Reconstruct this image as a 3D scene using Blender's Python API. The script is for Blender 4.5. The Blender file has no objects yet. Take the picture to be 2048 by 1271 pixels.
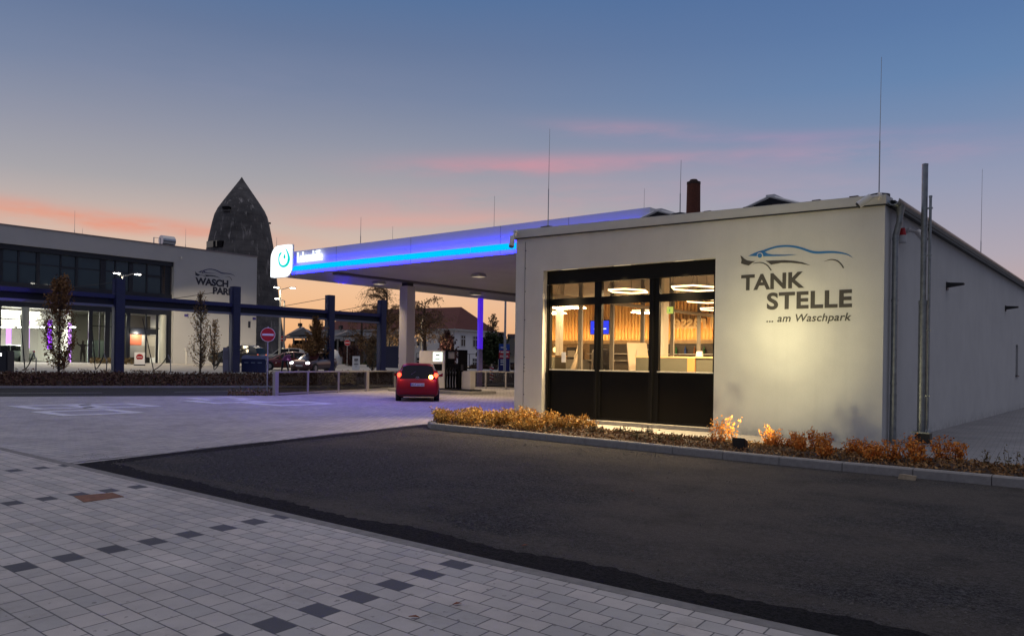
import bpy, bmesh, math, random
from mathutils import Vector, Matrix
R = math.radians
scn = bpy.context.scene
col = scn.collection

# ---------------------------------------------------------------- camera
EYE = 1.6; YAW = R(39.05); ROLL = .015; F = 1600.0; CX = 1024.0; CY = 724.0
FW = Vector((-math.sin(YAW), math.cos(YAW), 0)); RT = Vector((math.cos(YAW), math.sin(YAW), 0)); UP = Vector((0, 0, 1))
CAM = Vector((0, 0, EYE))
cd = bpy.data.cameras.new('camera'); cam = bpy.data.objects.new('camera', cd); col.objects.link(cam)
xr = RT * math.cos(ROLL) - UP * math.sin(ROLL) * -1
# roll: the horizon falls to the right in the picture
cr, sr = math.cos(ROLL), math.sin(ROLL)
cx_ = RT * cr + UP * sr; cy_ = RT * -sr + UP * cr
m = Matrix((cx_, cy_, -FW)).transposed().to_4x4(); m.translation = CAM
cam.matrix_world = m
cd.sensor_width = 36; cd.lens = F / 2048 * 36
cd.shift_y = (CY - 635.5) / 2048; cd.clip_start = .1; cd.clip_end = 3000
scn.camera = cam

# ---------------------------------------------------------------- dusk sky
w = bpy.data.worlds.new('World'); scn.world = w; w.use_nodes = True
nt = w.node_tree; N = nt.nodes; Lk = nt.links
N.clear()
def wn(t, **k):
    n = N.new(t)
    for a, b in k.items(): setattr(n, a, b)
    return n
def wmath(op, a, b=None, c=None, clamp=False):
    n = N.new('ShaderNodeMath'); n.operation = op; n.use_clamp = clamp
    for i, v in enumerate((a, b, c)):
        if v is None: continue
        if isinstance(v, (int, float)): n.inputs[i].default_value = v
        else: Lk.new(v, n.inputs[i])
    return n.outputs[0]
def srgb(r, g, b, a=1):
    f = lambda c: (c / 255 / 12.92) if c <= 10 else ((c / 255 + .055) / 1.055) ** 2.4
    return (f(r), f(g), f(b), a)
tc = wn('ShaderNodeTexCoord'); sep = wn('ShaderNodeSeparateXYZ'); Lk.new(tc.outputs['Generated'], sep.inputs[0])
X, Y, Z = sep.outputs
el = wmath('MULTIPLY', wmath('ARCSINE', Z), 57.2958)            # elevation in degrees
az = wmath('MULTIPLY', wmath('ARCTAN2', wmath('MULTIPLY', X, -1), Y), 57.2958)  # degrees to the left of +Y
def ramp(stops):
    r = N.new('ShaderNodeValToRGB'); e = r.color_ramp.elements
    while len(e) > 1: e.remove(e[-1])
    e[0].position = stops[0][0]; e[0].color = stops[0][1]
    for p, c in stops[1:]:
        x = e.new(p); x.color = c
    return r
eln = wmath('DIVIDE', el, 60.0, clamp=True)
glow = ramp([(0, srgb(240,165,108)), (2/60, srgb(248,186,128)), (5/60, srgb(247,198,154)), (8/60, srgb(214,190,174)), (11.4/60, srgb(172,168,170)),
             (14.8/60, srgb(146,150,166)), (18/60, srgb(120,133,160)), (21.3/60, srgb(101,120,154)), (24.5/60, srgb(83,113,155)), (36/60, srgb(104,118,144)), (1, srgb(196,192,198))])
side = ramp([(0, srgb(205,160,140)), (3/60, srgb(205,172,160)), (7/60, srgb(178,168,178)), (11.4/60, srgb(150,156,180)),
             (14.8/60, srgb(122,142,176)), (18/60, srgb(100,132,174)), (21.3/60, srgb(88,121,167)), (24.5/60, srgb(80,112,160)), (36/60, srgb(104,118,144)), (1, srgb(196,192,198))])
back = ramp([(0, srgb(64,68,86)), (6/60, srgb(86,90,114)), (14/60, srgb(98,105,132)), (30/60, srgb(112,120,142)), (1, srgb(196,192,198))])
for r in (glow, side, back): Lk.new(eln, r.inputs[0])
def mixc(f, a, b):
    n = N.new('ShaderNodeMix'); n.data_type = 'RGBA'
    if isinstance(f, float): n.inputs[0].default_value = f
    else: Lk.new(f, n.inputs[0])
    for i, v in ((6, a), (7, b)):
        if isinstance(v, tuple): n.inputs[i].default_value = v
        else: Lk.new(v, n.inputs[i])
    return n.outputs[2]
GAZ = 58.0
daz = wmath('ABSOLUTE', wmath('SUBTRACT', az, GAZ))
daz = wmath('MINIMUM', daz, wmath('SUBTRACT', 360, daz))
f1 = N.new('ShaderNodeMapRange'); f1.interpolation_type = 'SMOOTHSTEP'; Lk.new(daz, f1.inputs[0]); f1.inputs[1].default_value = 5; f1.inputs[2].default_value = 52
f2 = N.new('ShaderNodeMapRange'); f2.interpolation_type = 'SMOOTHSTEP'; Lk.new(daz, f2.inputs[0]); f2.inputs[1].default_value = 60; f2.inputs[2].default_value = 130
sky = mixc(f1.outputs[0], glow.outputs[0], side.outputs[0])
sky = mixc(f2.outputs[0], sky, back.outputs[0])
# thin pink cloud streaks
mp = wn('ShaderNodeCombineXYZ'); Lk.new(wmath('MULTIPLY', az, .11), mp.inputs[0]); Lk.new(wmath('MULTIPLY', el, .55), mp.inputs[1])
nz = wn('ShaderNodeTexNoise'); nz.inputs['Scale'].default_value = 1.0; nz.inputs['Detail'].default_value = 6; nz.inputs['Roughness'].default_value = .6; Lk.new(mp.outputs[0], nz.inputs['Vector'])
nzv = wmath('MULTIPLY_ADD', nz.outputs['Fac'], 2.6, -.75, clamp=True)
def streak(px, py, wx, wy, slope, amp, colr, cur):
    u = (px - CX) / F; a0 = 39.05 - math.degrees(math.atan(u)); e0 = math.degrees(math.atan((CY + .015 * (px - CX) - py) / math.hypot(F, px - CX)))
    wa = wx / F * 57.3 / (1 + u * u); we = wy / F * 57.3
    da = wmath('SUBTRACT', az, a0)
    de = wmath('SUBTRACT', wmath('SUBTRACT', el, e0), wmath('MULTIPLY', da, -slope))
    de = wmath('ADD', de, wmath('MULTIPLY', wmath('SUBTRACT', nz.outputs['Fac'], .5), we * 1.6))
    g = wmath('ADD', wmath('POWER', wmath('DIVIDE', da, wa), 2), wmath('POWER', wmath('DIVIDE', de, we), 2))
    mk = wmath('MULTIPLY', wmath('EXPONENT', wmath('MULTIPLY', g, -1)), wmath('MULTIPLY', nzv, amp), clamp=True)
    return mixc(mk, cur, colr)
for args in [(210, 438, 330, 15, -.05, 1.15, srgb(236,146,118)), (60, 432, 170, 20, 0, .7, srgb(240,160,125)), (700, 425, 300, 24, .05, .3, srgb(222,164,154)),
             (1020, 330, 220, 20, .03, .95, srgb(210,150,160)), (1280, 318, 260, 12, .02, .6, srgb(196,150,168)),
             (1250, 258, 140, 15, -.06, .75, srgb(188,148,168)), (1560, 275, 320, 12, -.05, .6, srgb(172,146,176)),
             (1700, 308, 280, 18, -.04, .8, srgb(182,152,176)), (1000, 395, 420, 26, .05, .5, srgb(208,160,164)), (1550, 372, 300, 30, 0, .45, srgb(180,160,178)),
             (840, 440, 260, 14, .06, .6, srgb(228,168,156)), (120, 225, 350, 70, 0, .08, srgb(160,146,160)), (500, 150, 400, 50, 0, .14, srgb(150,150,175))]:
    sky = streak(*args, sky)
# soft large mottling
m2 = wn('ShaderNodeTexNoise'); m2.inputs['Scale'].default_value = 3.5; m2.inputs['Detail'].default_value = 4; Lk.new(tc.outputs['Generated'], m2.inputs['Vector'])
sky = mixc(wmath('MULTIPLY', m2.outputs['Fac'], .10), sky, srgb(128,132,158))
bg = wn('ShaderNodeBackground'); Lk.new(sky, bg.inputs[0]); bg.inputs[1].default_value = 1.0
wo = wn('ShaderNodeOutputWorld'); Lk.new(bg.outputs[0], wo.inputs[0])
w.cycles.sampling_method = 'AUTOMATIC'

# the sun is down: only a weak, very soft afterglow from the western horizon
sd = bpy.data.lights.new('sun', 'SUN'); sd.energy = .18; sd.angle = R(25); sd.color = (1, .62, .38)
so = bpy.data.objects.new('sun', sd); col.objects.link(so)
gd = Vector((-math.sin(R(GAZ)), math.cos(R(GAZ)), .09)); so.rotation_euler = (-gd).to_track_quat('-Z', 'Y').to_euler(); so.location = (0, 0, 40)

scn.view_settings.view_transform = 'Standard'; scn.view_settings.look = 'None'; scn.view_settings.exposure = 0; scn.view_settings.gamma = 1
scn.cycles.use_denoising = True; scn.cycles.max_bounces = 8; scn.cycles.transparent_max_bounces = 16
scn.cycles.sample_clamp_indirect = 6; scn.cycles.caustics_reflective = False; scn.cycles.caustics_refractive = False

# ---------------------------------------------------------------- helpers
def ray(x, y):
    u = x - CX; v = CY - y
    a = u * cr - v * sr; b = u * sr + v * cr
    return FW + RT * (a / F) + UP * (b / F)
def at(x, y, D): return CAM + ray(x, y) * D               # at a distance measured along the view
def aty(x, y, c): d = ray(x, y); return CAM + d * (c / d.y)  # on a wall plane y = c
def atx(x, y, c): d = ray(x, y); return CAM + d * (c / d.x)  # on a wall plane x = c
def atz(x, y, z=0): d = ray(x, y); return CAM + d * ((z - EYE) / d.z)

def tag(o, label=None, cat=None, group=None, kind=None):
    if label: o['label'] = label
    if cat: o['category'] = cat
    if group: o['group'] = group
    if kind: o['kind'] = kind
    return o
def empty(name, loc, label, cat, group=None, rz=0):
    o = bpy.data.objects.new(name, None); col.objects.link(o); o.location = loc; o.rotation_euler = (0, 0, rz)
    o.empty_display_size = .2
    return tag(o, label, cat, group)
def link_mesh(name, me, mat=None, parent=None, smooth=False):
    o = bpy.data.objects.new(name, me); col.objects.link(o)
    if mat: me.materials.clear(); me.materials.append(mat)
    if parent: o.parent = parent
    if smooth:
        for p in me.polygons: p.use_smooth = True
    return o
class MB:
    def __init__(s): s.v = []; s.f = []
    def add(s, vs, fs):
        n = len(s.v); s.v += [tuple(x) for x in vs]; s.f += [tuple(i + n for i in f) for f in fs]; return s
    def box(s, a, b):
        (x0, y0, z0), (x1, y1, z1) = a, b
        x0, x1 = min(x0, x1), max(x0, x1); y0, y1 = min(y0, y1), max(y0, y1); z0, z1 = min(z0, z1), max(z0, z1)
        return s.add([(x0,y0,z0),(x1,y0,z0),(x1,y1,z0),(x0,y1,z0),(x0,y0,z1),(x1,y0,z1),(x1,y1,z1),(x0,y1,z1)],
                     [(0,3,2,1),(4,5,6,7),(0,1,5,4),(1,2,6,5),(2,3,7,6),(3,0,4,7)])
    def hexa(s, p): # 8 points: bottom ring, top ring
        return s.add(p, [(0,3,2,1),(4,5,6,7),(0,1,5,4),(1,2,6,5),(2,3,7,6),(3,0,4,7)])
    def quad(s, *p): return s.add(p, [tuple(range(len(p)))])
    def prism(s, poly, z0, z1):
        n = len(poly); v = [(x, y, z0) for x, y in poly] + [(x, y, z1) for x, y in poly]
        f = [tuple(range(n - 1, -1, -1)), tuple(range(n, 2 * n))] + [(i, (i + 1) % n, n + (i + 1) % n, n + i) for i in range(n)]
        return s.add(v, f)
    def tube(s, pts, r, n=8, cap=True):
        pts = [Vector(p) for p in pts]; rs = r if isinstance(r, (list, tuple)) else [r] * len(pts)
        rings = []; prev = None
        for i, p in enumerate(pts):
            d = (pts[min(i + 1, len(pts) - 1)] - pts[max(i - 1, 0)])
            if d.length < 1e-9: d = Vector((0, 0, 1))
            d.normalize()
            if prev is None:
                a = Vector((0, 0, 1)) if abs(d.z) < .9 else Vector((1, 0, 0))
                u = d.cross(a).normalized()
            else:
                u = prev - d * prev.dot(d)
                u = u.normalized() if u.length > 1e-6 else d.orthogonal().normalized()
            prev = u; vv = d.cross(u)
            rings.append([p + (u * math.cos(2*math.pi*k/n) + vv * math.sin(2*math.pi*k/n)) * rs[i] for k in range(n)])
        base = [q for rg in rings for q in rg]; fs = []
        for i in range(len(rings) - 1):
            for k in range(n): fs.append((i*n+k, i*n+(k+1)%n, (i+1)*n+(k+1)%n, (i+1)*n+k))
        if cap: fs.append(tuple(range(n - 1, -1, -1))); fs.append(tuple((len(rings)-1)*n + k for k in range(n)))
        return s.add(base, fs)
    def cyl(s, a, b, r, n=16): return s.tube([a, b], r, n)
    def lathe(s, prof, n=24, c=(0, 0, 0)):
        v = []; f = []
        for (r, z) in prof:
            for k in range(n): v.append((c[0] + r*math.cos(2*math.pi*k/n), c[1] + r*math.sin(2*math.pi*k/n), c[2] + z))
        for i in range(len(prof) - 1):
            for k in range(n): f.append((i*n+k, i*n+(k+1)%n, (i+1)*n+(k+1)%n, (i+1)*n+k))
        f.append(tuple(range(n - 1, -1, -1))); f.append(tuple((len(prof)-1)*n + k for k in range(n)))
        return s.add(v, f)
    def build(s, name, mat=None, parent=None, bevel=0, smooth=False, off=None):
        me = bpy.data.meshes.new(name)
        v = s.v if off is None else [(a - off[0], b - off[1], c - off[2]) for a, b, c in s.v]
        me.from_pydata(v, [], s.f); me.validate(); me.update()
        bm = bmesh.new(); bm.from_mesh(me); bmesh.ops.remove_doubles(bm, verts=bm.verts, dist=1e-5) if smooth else None
        if bevel: bmesh.ops.bevel(bm, geom=list(bm.edges), offset=bevel, segments=2, affect='EDGES', clamp_overlap=True)
        bmesh.ops.recalc_face_normals(bm, faces=bm.faces); bm.to_mesh(me); bm.free()
        return link_mesh(name, me, mat, parent, smooth)
def copy_tree(o, parent=None):
    c = o.copy(); col.objects.link(c); c.parent = parent
    for ch in [x for x in bpy.data.objects if x.parent == o]: copy_tree(ch, c)
    return c

_m = {}
def mat(name, c, rough=.6, metal=0, var=0, vscale=5, bump=0, bscale=60, emit=None, estr=0, spec=None, coat=0, alpha=None, detail=5, col2=None, stretch=None):
    if name in _m: return _m[name]
    m = bpy.data.materials.new(name); m.use_nodes = True; t = m.node_tree; b = t.nodes['Principled BSDF']
    c = tuple(c[:3]) + (1,)
    b.inputs['Base Color'].default_value = c; b.inputs['Roughness'].default_value = rough; b.inputs['Metallic'].default_value = metal
    if spec is not None: b.inputs['Specular IOR Level'].default_value = spec
    if coat: b.inputs['Coat Weight'].default_value = coat; b.inputs['Coat Roughness'].default_value = .05
    if emit: b.inputs['Emission Color'].default_value = tuple(emit[:3]) + (1,); b.inputs['Emission Strength'].default_value = estr
    if var or bump:
        co = t.nodes.new('ShaderNodeTexCoord'); vec = co.outputs['Object']
        if stretch:
            mpn = t.nodes.new('ShaderNodeMapping'); mpn.inputs['Scale'].default_value = stretch; t.links.new(vec, mpn.inputs[0]); vec = mpn.outputs[0]
    if var:
        n = t.nodes.new('ShaderNodeTexNoise'); n.inputs['Scale'].default_value = vscale; n.inputs['Detail'].default_value = detail; n.inputs['Roughness'].default_value = .65
        t.links.new(vec, n.inputs['Vector'])
        mr = t.nodes.new('ShaderNodeMapRange'); mr.inputs[1].default_value = .3; mr.inputs[2].default_value = .7
        t.links.new(n.outputs['Fac'], mr.inputs[0])
        mx = t.nodes.new('ShaderNodeMix'); mx.data_type = 'RGBA'; t.links.new(mr.outputs[0], mx.inputs[0])
        k = col2 or tuple(max(0, x * (1 - var)) for x in c[:3]) + (1,)
        mx.inputs[6].default_value = tuple(k[:3]) + (1,); mx.inputs[7].default_value = tuple(min(1, x * (1 + var * .5)) for x in c[:3]) + (1,)
        t.links.new(mx.outputs[2], b.inputs['Base Color'])
    if bump:
        n = t.nodes.new('ShaderNodeTexNoise'); n.inputs['Scale'].default_value = bscale; n.inputs['Detail'].default_value = 4; t.links.new(vec, n.inputs['Vector'])
        bp = t.nodes.new('ShaderNodeBump'); bp.inputs['Strength'].default_value = bump; bp.inputs['Distance'].default_value = .02
        t.links.new(n.outputs['Fac'], bp.inputs['Height']); t.links.new(bp.outputs[0], b.inputs['Normal'])
    _m[name] = m; return m
def glassmat(name, tint=(1,1,1), rough=.0, refl=(1,1,1), ior=1.45, dark=0.0):
    if name in _m: return _m[name]
    m = bpy.data.materials.new(name); m.use_nodes = True; t = m.node_tree; t.nodes.clear()
    o = t.nodes.new('ShaderNodeOutputMaterial'); tr = t.nodes.new('ShaderNodeBsdfTransparent'); g = t.nodes.new('ShaderNodeBsdfGlossy')
    g.inputs['Roughness'].default_value = rough; g.inputs['Color'].default_value = (*refl, 1); tr.inputs[0].default_value = (*tint, 1)
    fr = t.nodes.new('ShaderNodeLayerWeight'); mx = t.nodes.new('ShaderNodeMixShader')
    pw = t.nodes.new('ShaderNodeMath'); pw.operation = 'POWER'; t.links.new(fr.outputs['Facing'], pw.inputs[0]); pw.inputs[1].default_value = 4.5
    ma = t.nodes.new('ShaderNodeMath'); ma.operation = 'MULTIPLY_ADD'; t.links.new(pw.outputs[0], ma.inputs[0]); r0 = ((ior - 1) / (ior + 1)) ** 2; ma.inputs[1].default_value = .9; ma.inputs[2].default_value = r0
    t.links.new(ma.outputs[0], mx.inputs[0]); t.links.new(tr.outputs[0], mx.inputs[1]); t.links.new(g.outputs[0], mx.inputs[2]); t.links.new(mx.outputs[0], o.inputs[0])
    _m[name] = m; return m
def emis(name, c, s):
    if name in _m: return _m[name]
    m = bpy.data.materials.new(name); m.use_nodes = True; t = m.node_tree; t.nodes.clear()
    o = t.nodes.new('ShaderNodeOutputMaterial'); e = t.nodes.new('ShaderNodeEmission'); e.inputs[0].default_value = (*c, 1); e.inputs[1].default_value = s
    t.links.new(e.outputs[0], o.inputs[0]); _m[name] = m; return m
def text_mesh(name, s, size, M, mt, bold=0, shear=0, extrude=.004, width=None, parent=None, height=None, spacing=1, align='LEFT'):
    cu = bpy.data.curves.new(name, 'FONT'); cu.body = s; cu.size = size; cu.offset = bold; cu.shear = shear; cu.extrude = extrude; cu.space_character = spacing
    cu.resolution_u = 6
    ob = bpy.data.objects.new(name, cu); col.objects.link(ob); dg = bpy.context.evaluated_depsgraph_get(); dg.update()
    me = bpy.data.meshes.new_from_object(ob.evaluated_get(dg)); bpy.data.objects.remove(ob); bpy.data.curves.remove(cu)
    xs = [v.co.x for v in me.vertices]; ys = [v.co.y for v in me.vertices]
    x0, x1, y0, y1 = min(xs), max(xs), min(ys), max(ys)
    sx = (width / (x1 - x0)) if width else 1; sy = (height / (y1 - y0)) if height else sx
    for v in me.vertices: v.co = M @ Vector(((v.co.x - x0) * sx, (v.co.y - (y0 if height else 0)) * sy, v.co.z))
    me.update(); me.name = name
    return link_mesh(name, me, mt, parent)
def frame_m(o, ux, uy):  # local x axis, local y axis (up), origin
    ux = Vector(ux).normalized(); uy = Vector(uy).normalized(); uz = ux.cross(uy)
    M = Matrix((ux, uy, uz)).transposed().to_4x4(); M.translation = Vector(o); return M
def lamp(name, kind, loc, aim, energy, colr, size=.3, size_y=None, spot=None, blend=1, parent=None):
    d = bpy.data.lights.new(name, kind); d.energy = energy; d.color = colr
    if kind == 'AREA':
        d.size = size
        if size_y: d.shape = 'RECTANGLE'; d.size_y = size_y
    elif kind == 'SPOT': d.spot_size = R(spot); d.spot_blend = blend; d.shadow_soft_size = size
    else: d.shadow_soft_size = size
    o = bpy.data.objects.new(name, d); col.objects.link(o); o.location = loc
    o.rotation_euler = (Vector(aim)).to_track_quat('-Z', 'Y').to_euler()
    if parent: o.parent = parent
    return o
rnd = random.Random(7)

# ---------------------------------------------------------------- materials
def newmat_(name): return newmat(name)
def tmap_(*a): return tmap(*a)
def nz_(t, v, s, d=5, r=.6): return noise_node(t, v, s, d, r)
def m_(*a): return tmath(*a)
def noise_node(t, vec, scale, detail=5, rough=.6):
    n = t.nodes.new('ShaderNodeTexNoise'); n.inputs['Scale'].default_value = scale; n.inputs['Detail'].default_value = detail; n.inputs['Roughness'].default_value = rough
    t.links.new(vec, n.inputs['Vector']); return n.outputs['Fac']
def tmath(t, op, a, b=None, clamp=False):
    n = t.nodes.new('ShaderNodeMath'); n.operation = op; n.use_clamp = clamp
    for i, v in enumerate((a, b)):
        if v is None: continue
        if isinstance(v, (int, float)): n.inputs[i].default_value = v
        else: t.links.new(v, n.inputs[i])
    return n.outputs[0]
def tmix(t, f, a, b, blend='MIX'):
    n = t.nodes.new('ShaderNodeMix'); n.data_type = 'RGBA'; n.blend_type = blend
    if isinstance(f, (int, float)): n.inputs[0].default_value = f
    else: t.links.new(f, n.inputs[0])
    for i, v in ((6, a), (7, b)):
        if isinstance(v, tuple): n.inputs[i].default_value = tuple(v[:3]) + (1,)
        else: t.links.new(v, n.inputs[i])
    return n.outputs[2]
def tmap(t, v, a, b, c=0., d=1.):
    n = t.nodes.new('ShaderNodeMapRange'); t.links.new(v, n.inputs[0])
    for i, x in zip((1, 2, 3, 4), (a, b, c, d)): n.inputs[i].default_value = x
    return n.outputs[0]
def newmat(name):
    m = bpy.data.materials.new(name); m.use_nodes = True; t = m.node_tree; b = t.nodes['Principled BSDF']
    co = t.nodes.new('ShaderNodeTexCoord'); return m, t, b, co.outputs['Object']
plaster, t_, b_, v_ = newmat_('plaster')
_f = tmap_(t_, nz_(t_, v_, 1.1, 6), .3, .7, .93, 1.03); _g = tmap_(t_, nz_(t_, v_, 38, 3), .3, .7, .955, 1.03)
_mp = t_.nodes.new('ShaderNodeMapping'); _mp.inputs['Scale'].default_value = (3.2,3.2,.22); t_.links.new(v_, _mp.inputs[0]); _s = tmap_(t_, nz_(t_, _mp.outputs[0], 1.0, 5), .52, .75, 1.0, .955)
_sp = t_.nodes.new('ShaderNodeSeparateXYZ'); t_.links.new(v_, _sp.inputs[0])
_d = m_(t_, 'MULTIPLY', tmap_(t_, _sp.outputs[2], .0, .28, .3, 0.), tmap_(t_, nz_(t_, v_, 6, 5), .4, .65))
_v = m_(t_, 'MULTIPLY', m_(t_, 'MULTIPLY', m_(t_, 'MULTIPLY', _f, _g), _s), m_(t_, 'SUBTRACT', 1.0, _d)); _c = t_.nodes.new('ShaderNodeCombineXYZ')
for _i, _k in enumerate((.615,.61,.585)): t_.links.new(m_(t_, 'MULTIPLY', _v, _k), _c.inputs[_i])
t_.links.new(_c.outputs[0], b_.inputs['Base Color']); b_.inputs['Roughness'].default_value = .9
_bp = t_.nodes.new('ShaderNodeBump'); _bp.inputs['Strength'].default_value = .55; _bp.inputs['Distance'].default_value = .02; t_.links.new(nz_(t_, v_, 120, 4), _bp.inputs['Height']); t_.links.new(_bp.outputs[0], b_.inputs['Normal'])
plaster_side = plaster
white_metal = mat('white_metal', (.62,.62,.62), .35, var=.05, vscale=1)
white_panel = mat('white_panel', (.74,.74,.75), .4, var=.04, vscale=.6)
black_frame = mat('black_frame', (.008,.008,.008), .5, spec=.12)
black_panel = mat('black_panel', (.006,.006,.006), .3, spec=.1)
zinc = mat('zinc', (.32,.34,.34), .38, .85, var=.3, vscale=9, bump=.15, bscale=30)
steel = mat('steel', (.5,.49,.46), .35, .8, var=.15, vscale=6)
dark_plastic = mat('dark_plastic', (.02,.02,.02), .5)
white_plastic = mat('white_plastic', (.6,.6,.6), .4)
concrete = mat('concrete', (.34,.33,.31), .85, var=.22, vscale=7, bump=.4, bscale=90)
kerb_m = mat('kerb_concrete', (.33,.31,.29), .9, var=.2, vscale=10, bump=.5, bscale=140)
blue_steel = mat('blue_steel', (.03,.034,.095), .4, .1, var=.15, vscale=3)
blue_steel2 = mat('blue_steel_beam', (.03,.03,.12), .35, .2, var=.1, vscale=3)
glass = glassmat('window_glass', (.96,.96,.94), ior=1.25)
tyre = mat('tyre', (.012,.012,.012), .85)
rim_m = mat('rim', (.3,.3,.31), .35, .8)
carglass = mat('car_glass', (.006,.007,.010), .06, spec=.2)
red_sign = mat('red_sign', (.5,.012,.018), .5)
white_sign = mat('white_sign', (.75,.75,.75), .5)
bark = mat('bark', (.06,.045,.035), .9, var=.3, vscale=12)

def pavers(name, bw, bh, base, joint, dark=None, ku=(0, .1), kv=(.021, 0), rough=.8, dpos=None, jw=.0075, vari=.24):
    m, t, b, vec = newmat(name)
    s = t.nodes.new('ShaderNodeSeparateXYZ'); t.links.new(vec, s.inputs[0]); x, y = s.outputs[0], s.outputs[1]
    u = tmath(t, 'ADD', x, tmath(t, 'MULTIPLY', y, ku[1])); v = tmath(t, 'ADD', y, tmath(t, 'MULTIPLY', x, kv[0]))
    vr = tmath(t, 'DIVIDE', v, bh); row = tmath(t, 'FLOOR', vr); fv = tmath(t, 'FRACT', vr)
    par = tmath(t, 'FLOORED_MODULO', row, 2.0)
    ur = tmath(t, 'ADD', tmath(t, 'DIVIDE', u, bw), tmath(t, 'ADD', tmath(t, 'MULTIPLY', par, .5), .5)); idx = tmath(t, 'FLOOR', ur); fu = tmath(t, 'FRACT', ur)
    # distance to the joints, in metres
    du = tmath(t, 'MULTIPLY', tmath(t, 'MINIMUM', fu, tmath(t, 'SUBTRACT', 1.0, fu)), bw)
    dv = tmath(t, 'MULTIPLY', tmath(t, 'MINIMUM', fv, tmath(t, 'SUBTRACT', 1.0, fv)), bh)
    jd = tmath(t, 'MINIMUM', du, dv)
    wob = tmath(t, 'MULTIPLY', noise_node(t, vec, 25, 2), .004)
    jm = tmap(t, tmath(t, 'SUBTRACT', jd, wob), jw * .3 - .002, jw * .75)
    jm = tmath(t, 'MINIMUM', tmath(t, 'MAXIMUM', jm, 0.0), 1.0)
    cell = t.nodes.new('ShaderNodeCombineXYZ'); t.links.new(idx, cell.inputs[0]); t.links.new(row, cell.inputs[1])
    wn_ = t.nodes.new('ShaderNodeTexWhiteNoise'); wn_.noise_dimensions = '2D'; t.links.new(cell.outputs[0], wn_.inputs['Vector'])
    val = tmath(t, 'ADD', tmath(t, 'MULTIPLY', wn_.outputs['Value'], vari), 1 - vari * .5)
    big = tmap(t, noise_node(t, vec, .7, 6, .7), .3, .7, .74, 1.14)
    fine = tmap(t, noise_node(t, vec, 220, 3, .8), .3, .7, .82, 1.14)
    val = tmath(t, 'MULTIPLY', tmath(t, 'MULTIPLY', val, big), fine)
    c = tmix(t, wn_.outputs['Value'], tuple(base), tuple((base[0]*1.03, base[1]*.98, base[2]*.95)))
    if dark is not None:
        w2 = 22.0
        a1 = tmath(t, 'COMPARE', tmath(t, 'FLOORED_MODULO', tmath(t, 'SUBTRACT', idx, float(dpos[1])), w2), 0.0); a1.node.inputs[2].default_value = .1
        a2 = tmath(t, 'COMPARE', par, float(dpos[0])); a2.node.inputs[2].default_value = .1
        b1 = tmath(t, 'COMPARE', tmath(t, 'FLOORED_MODULO', tmath(t, 'SUBTRACT', idx, float(dpos[2])), w2), 0.0); b1.node.inputs[2].default_value = .1
        b2 = tmath(t, 'COMPARE', par, 1.0 - dpos[0]); b2.node.inputs[2].default_value = .1
        dk = tmath(t, 'ADD', tmath(t, 'MULTIPLY', a1, a2), tmath(t, 'MULTIPLY', b1, b2), clamp=True)
        c = tmix(t, dk, c, tuple(dark))
    vcol = t.nodes.new('ShaderNodeCombineXYZ')
    for i in range(3): t.links.new(val, vcol.inputs[i])
    c = tmix(t, 1.0, c, vcol.outputs[0], 'MULTIPLY')
    sp1 = tmap(t, noise_node(t, vec, 16, 2, .4), .70, .73, 0, .55); c = tmix(t, sp1, c, (.07,.065,.06))
    sp2 = tmap(t, noise_node(t, vec, 1.9, 6, .75), .56, .70, 0, .30); c = tmix(t, sp2, c, (.16,.145,.12))
    c = tmix(t, jm, tuple(joint), c)
    t.links.new(c, b.inputs['Base Color']); b.inputs['Roughness'].default_value = rough
    bp = t.nodes.new('ShaderNodeBump'); bp.inputs['Strength'].default_value = .5; bp.inputs['Distance'].default_value = .006
    h = tmath(t, 'ADD', jm, tmath(t, 'MULTIPLY', fine, .35)); t.links.new(h, bp.inputs['Height']); t.links.new(bp.outputs[0], b.inputs['Normal'])
    return m
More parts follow.
